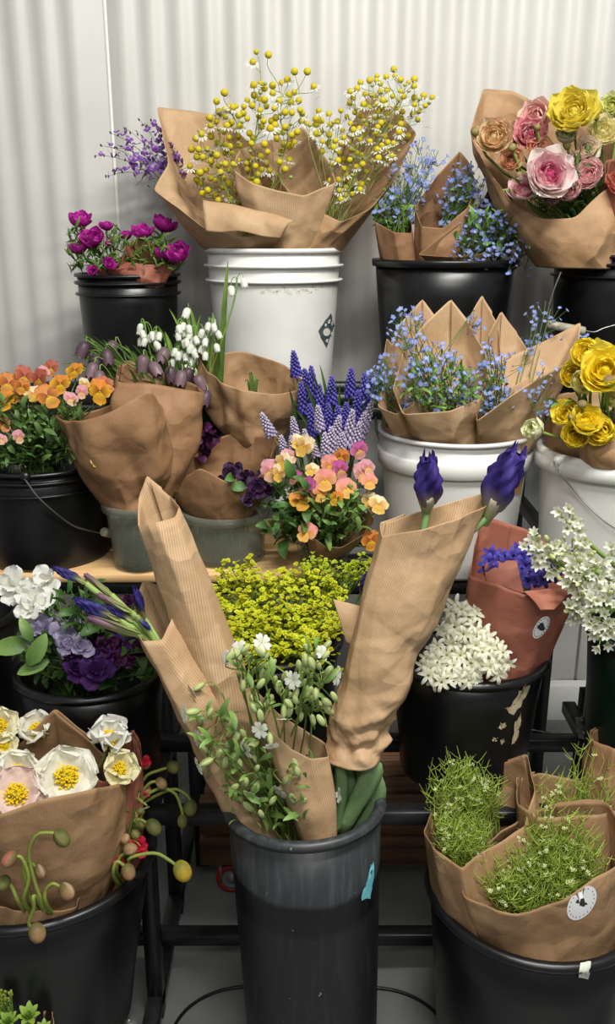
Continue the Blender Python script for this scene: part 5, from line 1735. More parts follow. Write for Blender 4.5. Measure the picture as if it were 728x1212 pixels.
blades('grape_hyacinth_foliage', 'narrow dark leaves between the grape hyacinths', scatter([(340, 450), (365, 425), (440, 450), (440, 530), (340, 530)], 34, 8, rr), lambda: foot('musc', rr.uniform(-.5, .5), rr.uniform(-.4, .4), -.03), 1.62, rr, .0035, c1=lin(84, 118, 62))

# peach violas in the jar
rr = random.Random(45)
PN = {'cream': 'creamy yellow viola in the jar bunch', 'pink': 'pale pink viola in the jar bunch', 'gold': 'yellow viola with dark brown eye in the jar bunch', 'peach': 'peach and pink viola in the jar bunch', 'magenta': 'magenta pink viola in the jar bunch', 'orange': 'orange viola in the jar bunch'}
for (k, u, v, r, Y) in [('cream', 360, 528, 15, 1.50), ('cream', 353, 523, 12, 1.52), ('pink', 320, 557, 15, 1.49), ('cream', 330, 560, 12, 1.48), ('gold', 355, 593, 15, 1.45), ('peach', 363, 630, 14, 1.43), ('peach', 385, 568, 16, 1.46), ('peach', 410, 578, 15, 1.45), ('pink', 428, 560, 14, 1.47), ('magenta', 425, 533, 13, 1.50), ('magenta', 403, 556, 13, 1.48),
                        ('peach', 391, 550, 13, 1.49), ('cream', 448, 597, 15, 1.45), ('orange', 439, 640, 14, 1.43), ('magenta', 363, 575, 13, 1.46), ('cream', 335, 547, 13, 1.49), ('peach', 437, 570, 12, 1.46), ('cream', 369, 556, 10, 1.48), ('orange', 404, 541, 11, 1.50), ('peach', 378, 584, 12, 1.45), ('pink', 436, 553, 12, 1.48), ('gold', 398, 590, 10, 1.44), ('cream', 437, 592, 11, 1.46), ('magenta', 349, 565, 10, 1.48), ('pink', 342, 540, 11, 1.50)]:
    viola(PN[k], 'violas in the glass jar', k, u, v, r, Y, foot('jarr', rr.uniform(-.4, .4), rr.uniform(-.4, .4), -.02), rr, .25)
foliage('viola_foliage', 'broad green leaves hanging round the jar of peach violas', [(318, 585), (345, 560), (372, 575), (372, 615), (345, 632), (330, 640), (315, 620)], 1.49, 75, 24, rr, foot('jarr', 0, 0, -.02), W=.42, c0=lin(56, 88, 46), c1=lin(96, 134, 70), spread=1.1)
foliage('viola_foliage', 'light green leaves inside the small paper collar', [(373, 590), (420, 580), (436, 606), (425, 630), (390, 640), (374, 625)], 1.475, 110, 18, rr, foot('jarr', 0, 0, -.02), c0=lin(74, 108, 52), c1=lin(126, 160, 84), W=.3)

# forget-me-nots in the white bucket
rr = random.Random(46)
forget_me_nots('forget-me-nots and green leaves in the round-fronted kraft cone', scatter([(478, 440), (490, 420), (520, 412), (548, 418), (566, 440), (562, 468), (530, 480), (486, 475)], 34, 7, rr) + scatter([(468, 372), (480, 362), (500, 380), (520, 400), (540, 418), (500, 420), (478, 400)], 8, 7, rr), 1.50, at(525, 505, 1.54), rr, leaves=[(475, 450), (500, 430), (560, 440), (562, 475), (530, 486), (485, 482)], nleaf=120)
forget_me_nots('forget-me-nots straying past the kraft cone towards the grape hyacinths', scatter([(438, 460), (445, 430), (458, 415), (466, 440), (458, 475)], 20, 6, rr), 1.55, at(465, 505, 1.56), rr, fl=3.2)
forget_me_nots('forget-me-nots between the round cone and the winged cone', scatter([(566, 480), (572, 455), (590, 450), (612, 462), (598, 478), (575, 488)], 22, 6, rr) + scatter([(570, 430), (576, 395), (590, 415), (604, 432)], 8, 7, rr), 1.53, at(585, 505, 1.55), rr, leaves=[(566, 485), (575, 450), (600, 455)], nleaf=20)
forget_me_nots('tall airy forget-me-nots rising behind the winged cone', [(646, 356), (632, 362), (652, 365), (668, 392), (660, 400), (676, 402), (640, 400), (618, 405), (630, 396), (650, 390), (695, 395), (690, 402), (610, 415), (622, 412), (637, 378)], 1.70, at(618, 490, 1.64), rr, per=6, fl=3.2)
forget_me_nots('small forget-me-not sprig in front of the winged cone', [(645, 435), (650, 452), (640, 470), (655, 462), (632, 462), (648, 480)], 1.47, at(620, 505, 1.52), rr, per=5, fl=3.2)
forget_me_nots('forget-me-nots between the two-peaked cone tips', [(472, 366), (486, 374), (494, 370), (560, 368), (556, 374), (470, 382), (480, 395)], 1.62, at(500, 505, 1.58), rr, per=8, fl=3.3)

# yellow ranunculus
rr = random.Random(47)
Y0, Y1, YP = lin(252, 236, 84), lin(250, 226, 40), lin(248, 240, 170)
YG = 'yellow ranunculus blooms in the white bucket'
for (lab, u, v, r, o, i_, cl, Y) in [('widest open yellow ranunculus', 716, 436, 24, Y0, Y1, 0.0, 1.42), ('yellow ranunculus tucked behind the widest open one', 698, 416, 17, Y0, Y1, .5, 1.48), ('yellow ranunculus touching the winged paper', 677, 443, 15, Y0, Y1, .5, 1.50),
                                     ('pale lemon ranunculus, half closed', 688, 454, 16, YP, lin(236, 224, 120), .8, 1.45), ('yellow ranunculus behind the low pair', 674, 488, 15, Y0, Y1, .5, 1.44), ('round yellow ranunculus over the bucket lip', 690, 499, 18, Y0, Y1, .35, 1.40),
                                     ('yellow ranunculus squeezed on the bucket lip', 679, 516, 16, Y0, Y1, .5, 1.41), ('yellow ranunculus in the crumpled paper', 716, 509, 16, Y0, Y1, .4, 1.40), ('cream white ranunculus bud drooping over the rim', 640, 506, 15, lin(236, 236, 200), lin(214, 222, 140), 1.0, 1.42), ('creamy ranunculus bud under the widest open one', 726, 474, 12, YP, YP, .9, 1.43), ('small yellow ranunculus in the gap', 700, 448, 11, Y0, Y1, .6, 1.46)]:
    ran(lab, u, v, r, Y, o, i_, rr, foot('yran', rr.uniform(-.6, 0), rr.uniform(-.5, .1)), YG, closed=cl, seed=int(u + v * 2), sx=(-1.2 if u < 645 else rr.uniform(-.4, .4)), up=rr.uniform(.2, .7))
for (u, v, r) in [(689, 479, 7), (720, 451, 9), (676, 494, 5)]:
    p = at(u, v + r * .4, 1.39)
    bloom('ranunculus_bud', 'green ranunculus bud over the yellow blooms', 'flower bud', 'green buds on the yellow ranunculus', RBUD, p, UP + Vector((rr.uniform(-.5, .3), -.6, 0)), r * mpp(u, v, 1.39), foot('yran', -.2, -.3), rr, stem_r=.0022, stem_c=lin(112, 150, 60))
foliage('ranunculus_foliage', 'green leaves between the yellow ranunculus', [(655, 470), (690, 465), (728, 480), (728, 505), (690, 510), (655, 495)], 1.46, 40, 18, rr, foot('yran', -.3), c1=lin(110, 146, 66))
# ================================================================== lower step
rr = random.Random(61)
# pansies
PD = {'white': [tpl_double(k, lin(226, 226, 210), lin(240, 240, 236), 7) for k in (1, 2)],
      'lav': [tpl_double(k, lin(150, 140, 170), lin(184, 176, 206), 8) for k in (3, 4)],
      'purple': [tpl_double(k, lin(44, 16, 58), lin(92, 50, 122), 9) for k in (5, 6)],
      'maroon': [tpl_double(k, lin(50, 16, 42), lin(92, 40, 84), 9) for k in (7, 8)]}
PL = {'white': 'white ruffled pansy, in the lower black bucket', 'lav': 'pale lavender pansy in the lower black bucket', 'purple': 'deep purple pansy in the lower black bucket', 'maroon': 'dark maroon pansy in the lower black bucket'}
for (k, u, v, r, Y) in [('white', 14, 693, 20, 1.30), ('white', 30, 703, 16, 1.28), ('white', 55, 688, 18, 1.32), ('white', 42, 712, 19, 1.26), ('white', 34, 724, 13, 1.24), ('lav', 50, 742, 15, 1.25), ('lav', 70, 752, 15, 1.23), ('lav', 78, 762, 15, 1.22), ('lav', 95, 766, 14, 1.21), ('lav', 25, 766, 12, 1.24), ('lav', 85, 742, 11, 1.27), ('lav', 62, 734, 11, 1.27),
                        ('purple', 114, 794, 20, 1.20), ('purple', 89, 792, 15, 1.21), ('purple', 87, 773, 11, 1.22), ('purple', 120, 776, 14, 1.22), ('maroon', 120, 750, 14, 1.26), ('maroon', 133, 784, 15, 1.22), ('purple', 142, 766, 14, 1.24), ('maroon', 165, 772, 14, 1.24), ('maroon', 128, 766, 13, 1.23), ('maroon', 136, 750, 12, 1.28), ('purple', 156, 760, 11, 1.27), ('maroon', 110, 764, 11, 1.25), ('maroon', 148, 782, 11, 1.23), ('maroon', 152, 712, 9, 1.33)]:
    p = at(u, v, Y)
    bloom('pansy', PL[k], 'flower', 'pansies in the lower black bucket', rr.choice(PD[k]), p, to_cam(p) + UP * .4 + Vector((rr.uniform(-.6, .6), 0, rr.uniform(-.2, .3))), r * mpp(u, v, Y) * 1.3, foot('pans', rr.uniform(-.4, .4), rr.uniform(-.4, .4)), rr, stem_r=.0017)
foliage('pansy_foliage', 'dark green pansy leaves filling the lower black bucket', [(22, 770), (60, 700), (95, 690), (125, 740), (185, 770), (190, 795), (150, 812), (60, 815), (25, 792)], 1.27, 230, 26, rr, foot('pans', 0, 0, -.03), W=.36, c0=lin(46, 78, 38), c1=lin(86, 124, 58), spread=1.1, depth=.05)
for (lab, u, v, L, w, d) in [('broad light green pansy leaf over the bucket rim', 44, 768, 42, .48, (.5, -.4, .3)), ('broad green pansy leaf reaching past the bucket side', 12, 765, 44, .5, (-.6, -.3, .05)), ('broad green pansy leaf standing between white and lavender blooms', 31, 745, 32, .42, (-.2, -.3, .8)), ('green pansy leaf lying low across the rim', 40, 790, 40, .4, (-.8, -.4, .1))]:
    p = at(u, v, 1.20)
    g = G(); g.stamp(leaf_tpl(1, w, 30, -10, lin(70, 104, 46), lin(130, 162, 84), nu=7, nv=4, cup=.2), face_frame(p, to_cam(p) + Vector(d) * .5, rr.uniform(0, 1) + math.atan2(d[2], d[0]), L * mpp(u, v, 1.2)) @ Matrix.Translation((-.5, 0, 0)))
    g.add(*tube(stem_pts(foot('pans', -.3, -.2), p, rr, n=6), .0013, 5, STEM))
    top('pansy_leaf', g, M['leaf'], lab, 'leaf', origin=foot('pans', -.3, -.2))

# lime green spurge
rr = random.Random(62)
SPG = merge(ring_petals(4, 3, jit=.3, L=.8, W=.85, th0=30, th1=5, c0=lin(176, 184, 26), c1=lin(232, 228, 50), nu=3, nv=2, a=.6, b=.3, cup=.2), ellipsoid(.22, .22, .2, 6, 4, lin(206, 192, 30), .12))
root = thing('spurge_bunch', 'dense mound of lime yellow spurge in the black bucket', 'flower bunch', foot('euph', 0, 0, -.05))
gf, gs = G(), G()
poly_m = [(244, 712), (252, 690), (266, 668), (290, 662), (304, 672), (312, 688), (330, 680), (346, 672), (370, 680), (392, 682), (404, 700), (406, 740), (396, 758), (366, 768), (330, 776), (290, 776), (256, 768), (250, 740)]
for (u, v) in scatter(poly_m, 150, 7.6, rr):
    Y = 1.42 - .21 * (v - 660) / 120 + rr.uniform(-.03, .03)
    p = at(u, v, Y)
    for k in range(rr.randint(9, 14)):
        ox, oy = rr.gauss(0, .0075), rr.gauss(0, .0075)
        q = p + Vector((ox, oy, .010 - 120 * (ox * ox + oy * oy) + rr.gauss(0, .002)))
        t = rr.uniform(.75, 1.1)
        gf.stamp(SPG, frame(q, UP + to_cam(q) * .35 + Vector((rr.uniform(-.6, .6), rr.uniform(-.6, .6), 0)), rr.random() * 6, rr.uniform(.0044, .0068)), (t * rr.uniform(.88, 1), t, t))
    gs.add(*tube(stem_pts(foot('euph', rr.uniform(-.4, .4), rr.uniform(-.4, .4), -.05), p, rr, n=5), .001, 4, lin(120, 140, 48)))
    if rr.random() < .6:
        gs.stamp(leaf_tpl(1, .3, 60, 0, lin(84, 110, 36), lin(140, 160, 50)), frame(p - Vector((0, 0, .012)), UP + Vector((rr.uniform(-1, 1), rr.uniform(-1, 1), 0)), 0, .02))
obj('florets', gf, M['petal'], root, kind='stuff')
obj('stems', gs, M['leaf'], root, kind='stuff')
# sparser, greener spurge under the jar
root = thing('spurge_bunch', 'thin green spurge stems beneath the jar of peach violas', 'flower bunch', foot('euph', .5, .2, -.05))
gf, gs = G(), G()
for (u, v) in scatter([(356, 672), (372, 660), (400, 668), (436, 658), (442, 676), (425, 692), (395, 700), (365, 690)], 55, 5, rr):
    p = at(u, v, 1.40 + rr.uniform(-.03, .03))
    for k in range(6):
        q = p + Vector((rr.gauss(0, .007), rr.gauss(0, .006), rr.gauss(0, .005)))
        t = rr.uniform(.6, .95)
        gf.stamp(SPG, frame(q, UP + to_cam(q) * .35 + Vector((rr.uniform(-.6, .6), rr.uniform(-.6, .6), 0)), rr.random() * 6, rr.uniform(.0036, .0055)), (t * .8, t, t))
    gs.add(*tube(stem_pts(foot('euph', rr.uniform(0, .7), rr.uniform(-.3, .4), -.05), p, rr, n=5), .0009, 4, lin(100, 126, 48)))
obj('florets', gf, M['petal'], root, kind='stuff')
obj('stems', gs, M['leaf'], root, kind='stuff')
IB = [tpl_iris_bud(k, lin(48, 36, 104), lin(78, 62, 146), lin(150, 140, 130)) for k in (1, 2)]
p = at(428, 700, 1.36)
bloom('iris_bud', 'small violet iris bud behind the wide paper wrap', 'flower bud', None, IB[0], p, UP * .8 + Vector((.2, -.3, 0)), .022, foot('euph', .7, .1), rr, stem_r=.002)

# hyacinths
rr = random.Random(63)
WST = [make_mesh('floret', tpl_star(k, lin(226, 226, 192), lin(244, 244, 234), W=.30, curl=(60, -75), L=1.0)) for k in (1, 2, 3)]
BST = [make_mesh('floret', tpl_star(k, lin(70, 56, 150), lin(92, 84, 190), W=.36, curl=(50, -60))) for k in (4, 5)]
LST = [make_mesh('floret', tpl_star(k, lin(222, 226, 190), lin(246, 246, 240), W=.36, curl=(72, 40), tube_l=.3)) for k in (6, 7, 8)]
GBD = make_mesh('bud', ellipsoid(.28, .28, .6, 7, 5, np.array([lin(150, 166, 70), lin(206, 214, 140), lin(226, 230, 180)])))
for me in WST + BST + LST + [GBD]: me.materials.append(M['petal'])


def floret_head(name, label, cat, group, poly, n, mind, Y, depth, mes, size, base, stem_to, rnd, nb=0, outward=1.0, slope=0.0):
    root = thing(name, label, cat, base, group)
    c = at(sum(p[0] for p in poly) / len(poly), sum(p[1] for p in poly) / len(poly), Y + depth)
    vs = [p[1] for p in poly]
    gs = G()
    gs.add(*tube(stem_pts(base, c, rnd, n=8), .004, 6, lin(140, 166, 84)))
    for i, (u, v) in enumerate(scatter(poly, n + nb, mind, rnd)):
        p = at(u, v, Y - slope * (v - min(vs)) / max(1, max(vs) - min(vs)) + rnd.uniform(-.012, .012))
        d = (p - c).normalized() * outward + to_cam(p) * .35 + Vector((rnd.uniform(-.5, .5), rnd.uniform(-.5, .3), rnd.uniform(-.4, .5)))
        s = size * mpp(u, v, Y) * rnd.uniform(.85, 1.15)
        d.normalize()
        if i < n: place('floret', rnd.choice(mes), frame(p - d * s * .7, d, rnd.random() * 6, s), root)
        else: place('bud', GBD, frame(p, d, 0, s * .8), root)
        gs.add(*tube([c.lerp(p, .3), p - d * s * .7], .0009, 4, lin(150, 172, 96)))
    obj('stem', gs, M['stem'], root)
    return root


HG = 'white hyacinths in the taped black bucket'
for lab, poly, n in (('white hyacinth head flopping over the taped bucket rim', [(500, 782), (520, 760), (545, 775), (570, 785), (585, 800), (548, 814), (512, 806), (500, 797)], 30),
                     ('white hyacinth head highest in the taped bucket', [(520, 745), (540, 712), (562, 722), (575, 745), (560, 775), (530, 770)], 26),
                     ('white hyacinth head against the terracotta wrap', [(562, 745), (585, 752), (604, 785), (590, 800), (565, 790), (556, 768)], 22)):
    floret_head('hyacinth', lab, 'flower', HG, poly, n, 6.5, 1.29 if 'highest' in lab else 1.25, .05, WST, 13.5, foot('hyac', rr.uniform(-.4, .2), rr.uniform(-.3, .2), -.05), None, rr, slope=.05)
BG = 'blue hyacinths in the terracotta wrap'
for lab, poly, n in (('blue hyacinth head at the tall side of the terracotta wrap', [(572, 668), (577, 655), (600, 654), (618, 660), (612, 676), (590, 680), (575, 676)], 13), ('blue hyacinth head at the low side of the terracotta wrap', [(606, 662), (612, 645), (640, 652), (664, 668), (660, 690), (630, 694), (612, 688)], 20)):
    floret_head('hyacinth', lab, 'flower', BG, poly, n, 6.5, 1.31, .05, BST, 14, at(608, 760, 1.34), None, rr, slope=.03)

# white bluebells in the dark green bucket
WG = 'white bluebell stalks in the dark green bucket'
for lab, poly, n, nb, Y in (('white bluebell stalk leaning over the terracotta wrap', [(618, 648), (630, 628), (652, 640), (668, 655), (680, 680), (660, 690), (634, 668)], 16, 8, 1.24),
                            ('white bluebell stalk with open bells in the middle', [(664, 690), (680, 655), (705, 650), (722, 670), (715, 705), (690, 712), (668, 700)], 26, 6, 1.22),
                            ('white bluebell stalk trailing lowest beside the bucket', [(690, 705), (728, 690), (745, 730), (735, 765), (705, 772), (696, 740)], 26, 4, 1.20),
                            ('sprig of white bluebells drooping before the wrap sticker', [(668, 712), (690, 700), (696, 720), (686, 742), (672, 735)], 9, 2, 1.22),
                            ('tall white bluebell sprig before the white bucket', [(658, 606), (672, 600), (690, 620), (686, 636), (666, 622)], 8, 2, 1.26),
                            ('white bluebell stalk at the far side of the green bucket', [(716, 640), (740, 625), (770, 650), (768, 710), (735, 705), (722, 680)], 22, 6, 1.25),
                            ('white bluebell stalk nodding above the middle one', [(645, 655), (668, 632), (690, 640), (705, 655), (690, 668), (662, 668)], 12, 8, 1.25)):
    floret_head('white_bluebell', lab, 'flower', WG, poly, n, 5.5, Y, .03, LST, 13, foot('gree', rr.uniform(-.6, 0), rr.uniform(-.3, .2), -.02), None, rr, nb)
p0, p1 = at(728, 668, 1.24), at(690, 620, 1.26)
# ================================================================== bottom
rr = random.Random(71)
# poppies
PW0 = lin(240, 238, 224)
STA = tpl_stamens(4, 210, lin(220, 210, 60), lin(250, 226, 50), .46); POD = tpl_pod()
for (lab, u, v, r, c, cb, th, up, cm, sx, Y) in [
        ('wide open white poppy with a yellow heart in the peaked wrap', 78, 914, 37, PW0, lin(230, 220, 110), (10, 50), .35, 1.0, .1, 1.06),
        ('wide open blush pink poppy with a golden heart', 19, 936, 35, lin(238, 214, 204), lin(238, 214, 120), (6, 40), .5, 1.0, 0, 1.03),
        ('white poppy half hidden behind the blush one', 18, 912, 30, PW0, lin(230, 222, 130), (14, 60), .6, .8, .1, 1.09),
        ('crinkled white poppy still cupped above the wrap fold', 129, 872, 30, lin(238, 238, 230), lin(206, 200, 70), (30, 84), .9, .45, .2, 1.13),
        ('cream frilled poppy pressed against the terracotta wrap', 141, 906, 24, lin(236, 230, 188), lin(232, 216, 100), (15, 70), .3, 1.0, .3, 1.10),
        ('white poppy rising behind the wrap peak', 44, 862, 25, lin(236, 234, 220), lin(226, 216, 120), (20, 70), .8, .5, -.2, 1.17),
        ('cream poppy at the bucket edge by the wall side wrap', 0, 856, 24, lin(238, 232, 200), lin(226, 216, 110), (18, 66), .5, .9, .2, 1.14),
        ('small cream poppy bloom below the edge one', 4, 880, 18, lin(236, 232, 190), lin(226, 216, 100), (18, 66), .4, 1.0, .2, 1.12)]:
    p = at(u, v + r * .2, Y)
    d = UP * up + to_cam(p) * cm + Vector((sx, 0, 0))
    bloom('poppy', lab, 'flower', 'poppies in the big black bucket', tpl_poppy(int(u + v), c, cb, th), p, d, r * mpp(u, v, Y) * .92, at(72, 1060, 1.13) + Vector((rr.uniform(-.03, .03), rr.uniform(-.03, .03), 0)), rr,
          extra=[('stamens', STA, 'petal'), ('seed_pod', POD, 'petal')], stem_r=.002, stem_c=lin(130, 150, 80))
BUDT = {'tan': tpl_bud(lin(120, 110, 66), lin(176, 140, 98), lin(226, 196, 170)), 'green': tpl_bud(lin(96, 106, 58), lin(128, 128, 70), lin(160, 150, 90)), 'yellow': tpl_bud(lin(140, 140, 54), lin(206, 176, 60), lin(226, 190, 90)), 'pink': tpl_bud(lin(130, 116, 72), lin(180, 140, 100), lin(222, 84, 100))}
BL = {'tan': 'nodding tan poppy bud with a pale split', 'green': 'nodding hairy green poppy bud', 'yellow': 'fat yellowish poppy bud hanging past the rim', 'pink': 'poppy bud splitting to show pink'}
for (k, u, v, r, path, Y) in [
        ('green', 73, 992, 12, [(50, 1068), (40, 1040), (34, 1010), (44, 988), (62, 986)], .965), ('pink', 11, 1017, 11, [(28, 1066), (34, 1040), (26, 1016), (18, 1014)], .96), ('tan', 48, 1031, 9, [(38, 1068), (28, 1030), (34, 1020), (42, 1026)], .975),
        ('tan', 79, 1055, 11, [(54, 1068), (54, 1054), (62, 1046), (70, 1049)], .965), ('tan', 44, 1104, 12, [(40, 1060), (40, 1075), (34, 1092), (38, 1098)], .94), ('green', 4, 1045, 10, [(22, 1068), (14, 1050), (8, 1046)], .965),
        ('green', 205, 908, 9, [(155, 985), (160, 950), (172, 920), (188, 912), (198, 909)], 1.17), ('tan', 191, 927, 8, [(158, 975), (165, 945), (176, 928), (184, 925)], 1.15), ('green', 225, 956, 10, [(158, 962), (180, 944), (205, 934), (220, 940), (225, 947)], 1.16), ('green', 216, 972, 8, [(158, 958), (185, 934), (206, 938), (214, 955), (216, 964)], 1.15),
        ('green', 182, 979, 11, [(150, 990), (155, 975), (165, 970), (173, 974)], 1.11), ('yellow', 216, 1031, 13, [(152, 1018), (165, 1012), (185, 1010), (200, 1018), (208, 1024)], 1.05), ('tan', 154, 1005, 10, [(138, 1030), (142, 1015), (148, 1010)], 1.06), ('tan', 152, 1032, 10, [(134, 1034), (138, 1020), (146, 1024)], 1.04),
        ('tan', 148, 993, 8, [(142, 1010), (144, 1000), (146, 997)], 1.09), ('green', 160, 988, 8, [(148, 1008), (152, 995), (157, 991)], 1.10), ('green', 165, 976, 9, [(150, 1000), (155, 985), (160, 980)], 1.13), ('pink', 173, 936, 8, [(155, 990), (160, 960), (168, 942)], 1.16), ('green', 165, 960, 8, [(150, 1000), (155, 975), (161, 965)], 1.14), ('pink', 172, 905, 8, [(152, 985), (158, 945), (168, 912)], 1.18)]:
    base = at(*path[0], Y) + Vector((0, .03, -.05))
    P = [base] + [at(a, b_, Y) for a, b_ in path]
    tip = at(u, v, Y - .004)
    d = tip - P[-1]
    root = thing('poppy_bud', BL[k] + (' over the bucket rim' if k != 'yellow' else ''), 'flower bud', base, 'poppy buds in the big black bucket')
    L = r * mpp(u, v, Y)
    g = G(); g.stamp(BUDT[k], frame(tip, d + Vector((0, -.004, -.006)), rr.random() * 6, L)); obj('bud', g, M['petal'], root)
    g = G(); g.add(*tube(catmull(P + [tip - d.normalized() * L * .9], 18), [.0028, .0022], 7, lin(128, 140, 62))); obj('stem', g, M['stem'], root)
REDP = tpl_double(3, lin(180, 20, 44), lin(214, 40, 70), 9)
for (lab, u, v, r, Y) in (('crumpled crimson poppy bloom bursting out at the bucket rim', 164, 1003, 15, 1.085), ('small crimson poppy petals opening above the buds', 172, 902, 8, 1.17), ('crimson petal tuft emerging amid the buds', 174, 938, 6, 1.15), ('crimson petal scrap low beside the tan buds', 141, 1020, 8, 1.065)):
    p = at(u, v, Y)
    bloom('poppy', lab, 'flower', None, REDP, p, to_cam(p) + Vector((.4, 0, .3)), r * mpp(u, v, Y), at(140, 1040, 1.12), rr, stem_r=.002)
foliage('poppy_foliage', 'tangle of green poppy stalks beside the terracotta wrap', [(150, 940), (165, 930), (172, 960), (160, 1000), (140, 1020), (135, 1000)], 1.13, 26, 16, rr, at(135, 1050, 1.13), W=.12, c0=lin(96, 116, 50), c1=lin(130, 146, 66), stem_r=.0018)

# succulent-like spurge rosettes in the corner
rr = random.Random(72)
base = at(20, 1262, .95)
root = thing('spurge_bunch', 'pale green rosettes at the foot of the poppy bucket', 'flower bunch', base)
for (u, v, r) in ((34, 1200, 15), (10, 1206, 13), (52, 1216, 11)):
    g = G()
    ros = merge(*[ring_petals(7, k + 3, a0=k * .4, L=1.1 - .25 * k, W=.5, th0=15 + 22 * k, th1=40 + 25 * k, c0=lin(96, 136, 50), c1=lin(160, 190, 84), nu=4, nv=2, a=.5, b=.5, cup=.3) for k in range(3)])
    p = at(u, v + 3, .95)
    g.stamp(ros, frame(p, UP + to_cam(p) * .3, 0, r * mpp(u, v, .95)))
    obj('rosette', g, M['leaf'], root)
    g = G(); g.add(*tube([base, p], .003, 5, STEM)); obj('stem', g, M['stem'], root)
g = G()
for k in range(40):
    p = at(rr.uniform(-4, 14), rr.uniform(1172, 1200), .96)
    g.stamp(ellipsoid(.5, .5, .9, 6, 5, np.array([lin(120, 146, 50), lin(176, 186, 66)])), frame(p, UP + Vector((rr.uniform(-.6, .6), rr.uniform(-.6, .6), 0)), 0, .0042))
    g.add(*tube([base, p], .0006, 3, STEM))
obj('seed_heads', g, M['leaf'], root, kind='stuff')

# iris buds
rr = random.Random(73)
for (lab, tip, bot, Y, sc, k) in (('stubby dark violet iris bud standing up out of the wide wrap', (508, 540), (505, 606), 1.19, 1.0, 0), ('slanting dark violet iris bud at the wide wrap corner', (612, 533), (577, 612), 1.20, 1.15, 1)):
    p0, p1 = at(*bot, Y), at(*tip, Y - .01)
    L = (p1 - p0).length
    d = p1 - p0
    root = thing('iris_bud', lab, 'flower bud', at(430, 960, 1.11), 'iris buds in the wide wrap')
    g = G(); g.stamp(IB[k], frame(p0 + d * .14, d, k * 1.3, (L * .60, L * .60, L * .42))); obj('petals', g, M['petal'], root)
    g = G()
    pr = [(.055, -.12), (.075, 0), (.115, .12), (.15, .22), (.165, .30), (.16, .36)]
    V, Q, T_, C = lathe([(a_ * L, z_ * L) for a_, z_ in pr], 18, np.array([lin(120, 146, 76), lin(140, 156, 90), lin(176, 170, 132), lin(200, 188, 160), lin(206, 194, 170), lin(196, 180, 156)]))
    a_ = np.arctan2(V[:, 1], V[:, 0]); V = V.copy()
    V[:, 2] += np.where(V[:, 2] > .33 * L, .07 * L * np.cos(2 * a_ + k) + .03 * L * np.cos(5 * a_), 0)
    V[:, :2] *= (1 + .06 * np.cos(4 * a_))[:, None]
    g.stamp((V, Q, T_, C), frame(p0, d, 0, 1))
    obj('bud_sheath', g, M['leaf'], root, label='papery green bud sheath')
    g = G(); g.add(*tube([root.location, at(425, 905, 1.105), at(*((455, 800) if k == 0 else (468, 800)), 1.135), at(*((488, 690) if k == 0 else (512, 690)), 1.16), at(*((500, 640) if k == 0 else (545, 640)), 1.18), p0], [.006, .0055], 8, lin(110, 140, 84))); obj('stem', g, M['stem'], root)
SPB = [tpl_iris_bud(k + 5, lin(40, 34, 96), lin(66, 58, 140), lin(110, 120, 76)) for k in (0, 1)]
for (lab, tip, bot, Y, kind) in [('dark tipped iris bud reaching farthest out of the cone', (66, 673), (104, 692), 1.16, 1), ('mauve brown iris bud sheath above the others', (98, 678), (134, 706), 1.17, 0), ('mauve iris bud on a pale green neck', (112, 702), (158, 726), 1.15, 0), ('slim blue iris bud in the cone mouth', (128, 718), (160, 736), 1.15, 1),
                                ('long dark iris bud pointing over the pansies', (92, 711), (145, 736), 1.145, 1), ('lowest mauve iris bud on the cone lip', (100, 730), (166, 752), 1.13, 0), ('upright violet iris bud at the cone back', (160, 698), (172, 735), 1.18, 1), ('short violet iris bud pressed to the cone paper', (178, 745), (160, 728), 1.13, 1)]:
    p0, p1 = at(*bot, Y), at(*tip, Y - .005)
    d = p1 - p0
    L = d.length
    base = at(290, 960, 1.09)
    root = thing('iris_bud', lab, 'flower bud', base, 'iris buds in the kraft cone')
    if kind:
        g = G(); g.stamp(SPB[rr.randint(0, 1)], frame(p0 + d * .25, d, rr.random() * 6, (L * .36, L * .36, L * .38))); obj('petals', g, M['petal'], root)
    c0, c1 = lin(150, 170, 90), lin(120, 84, 104)
    g = G()
    for q in range(2):
        g.stamp(petal((.95 if not kind else .6) * L, .26 * L, 82, 96, c0, c1, cup=.8, nu=7, nv=4, a=.45, b=.7, r0=.05 * L, seed=q, base=.5), frame(p0, d, q * 3.14 + rr.random(), 1))
    if not kind: g.stamp(ellipsoid(.085 * L, .085 * L, .5 * L, 8, 8, np.array([c0, np.array(c0) * .5 + np.array(c1) * .5, c1, lin(90, 60, 90)]), .48 * L), frame(p0, d, 0, 1))
    obj('bud_sheath', g, M['leaf'], root, label='streaked green and mauve bud sheath')
    mid = at(186, 752, 1.15)
    g = G(); g.add(*tube(bez(base, at(240, 860, 1.11), mid, p0 + d * .06, 12), [.005, .0045], 8, lin(140, 164, 90))); obj('stem', g, M['stem'], root)
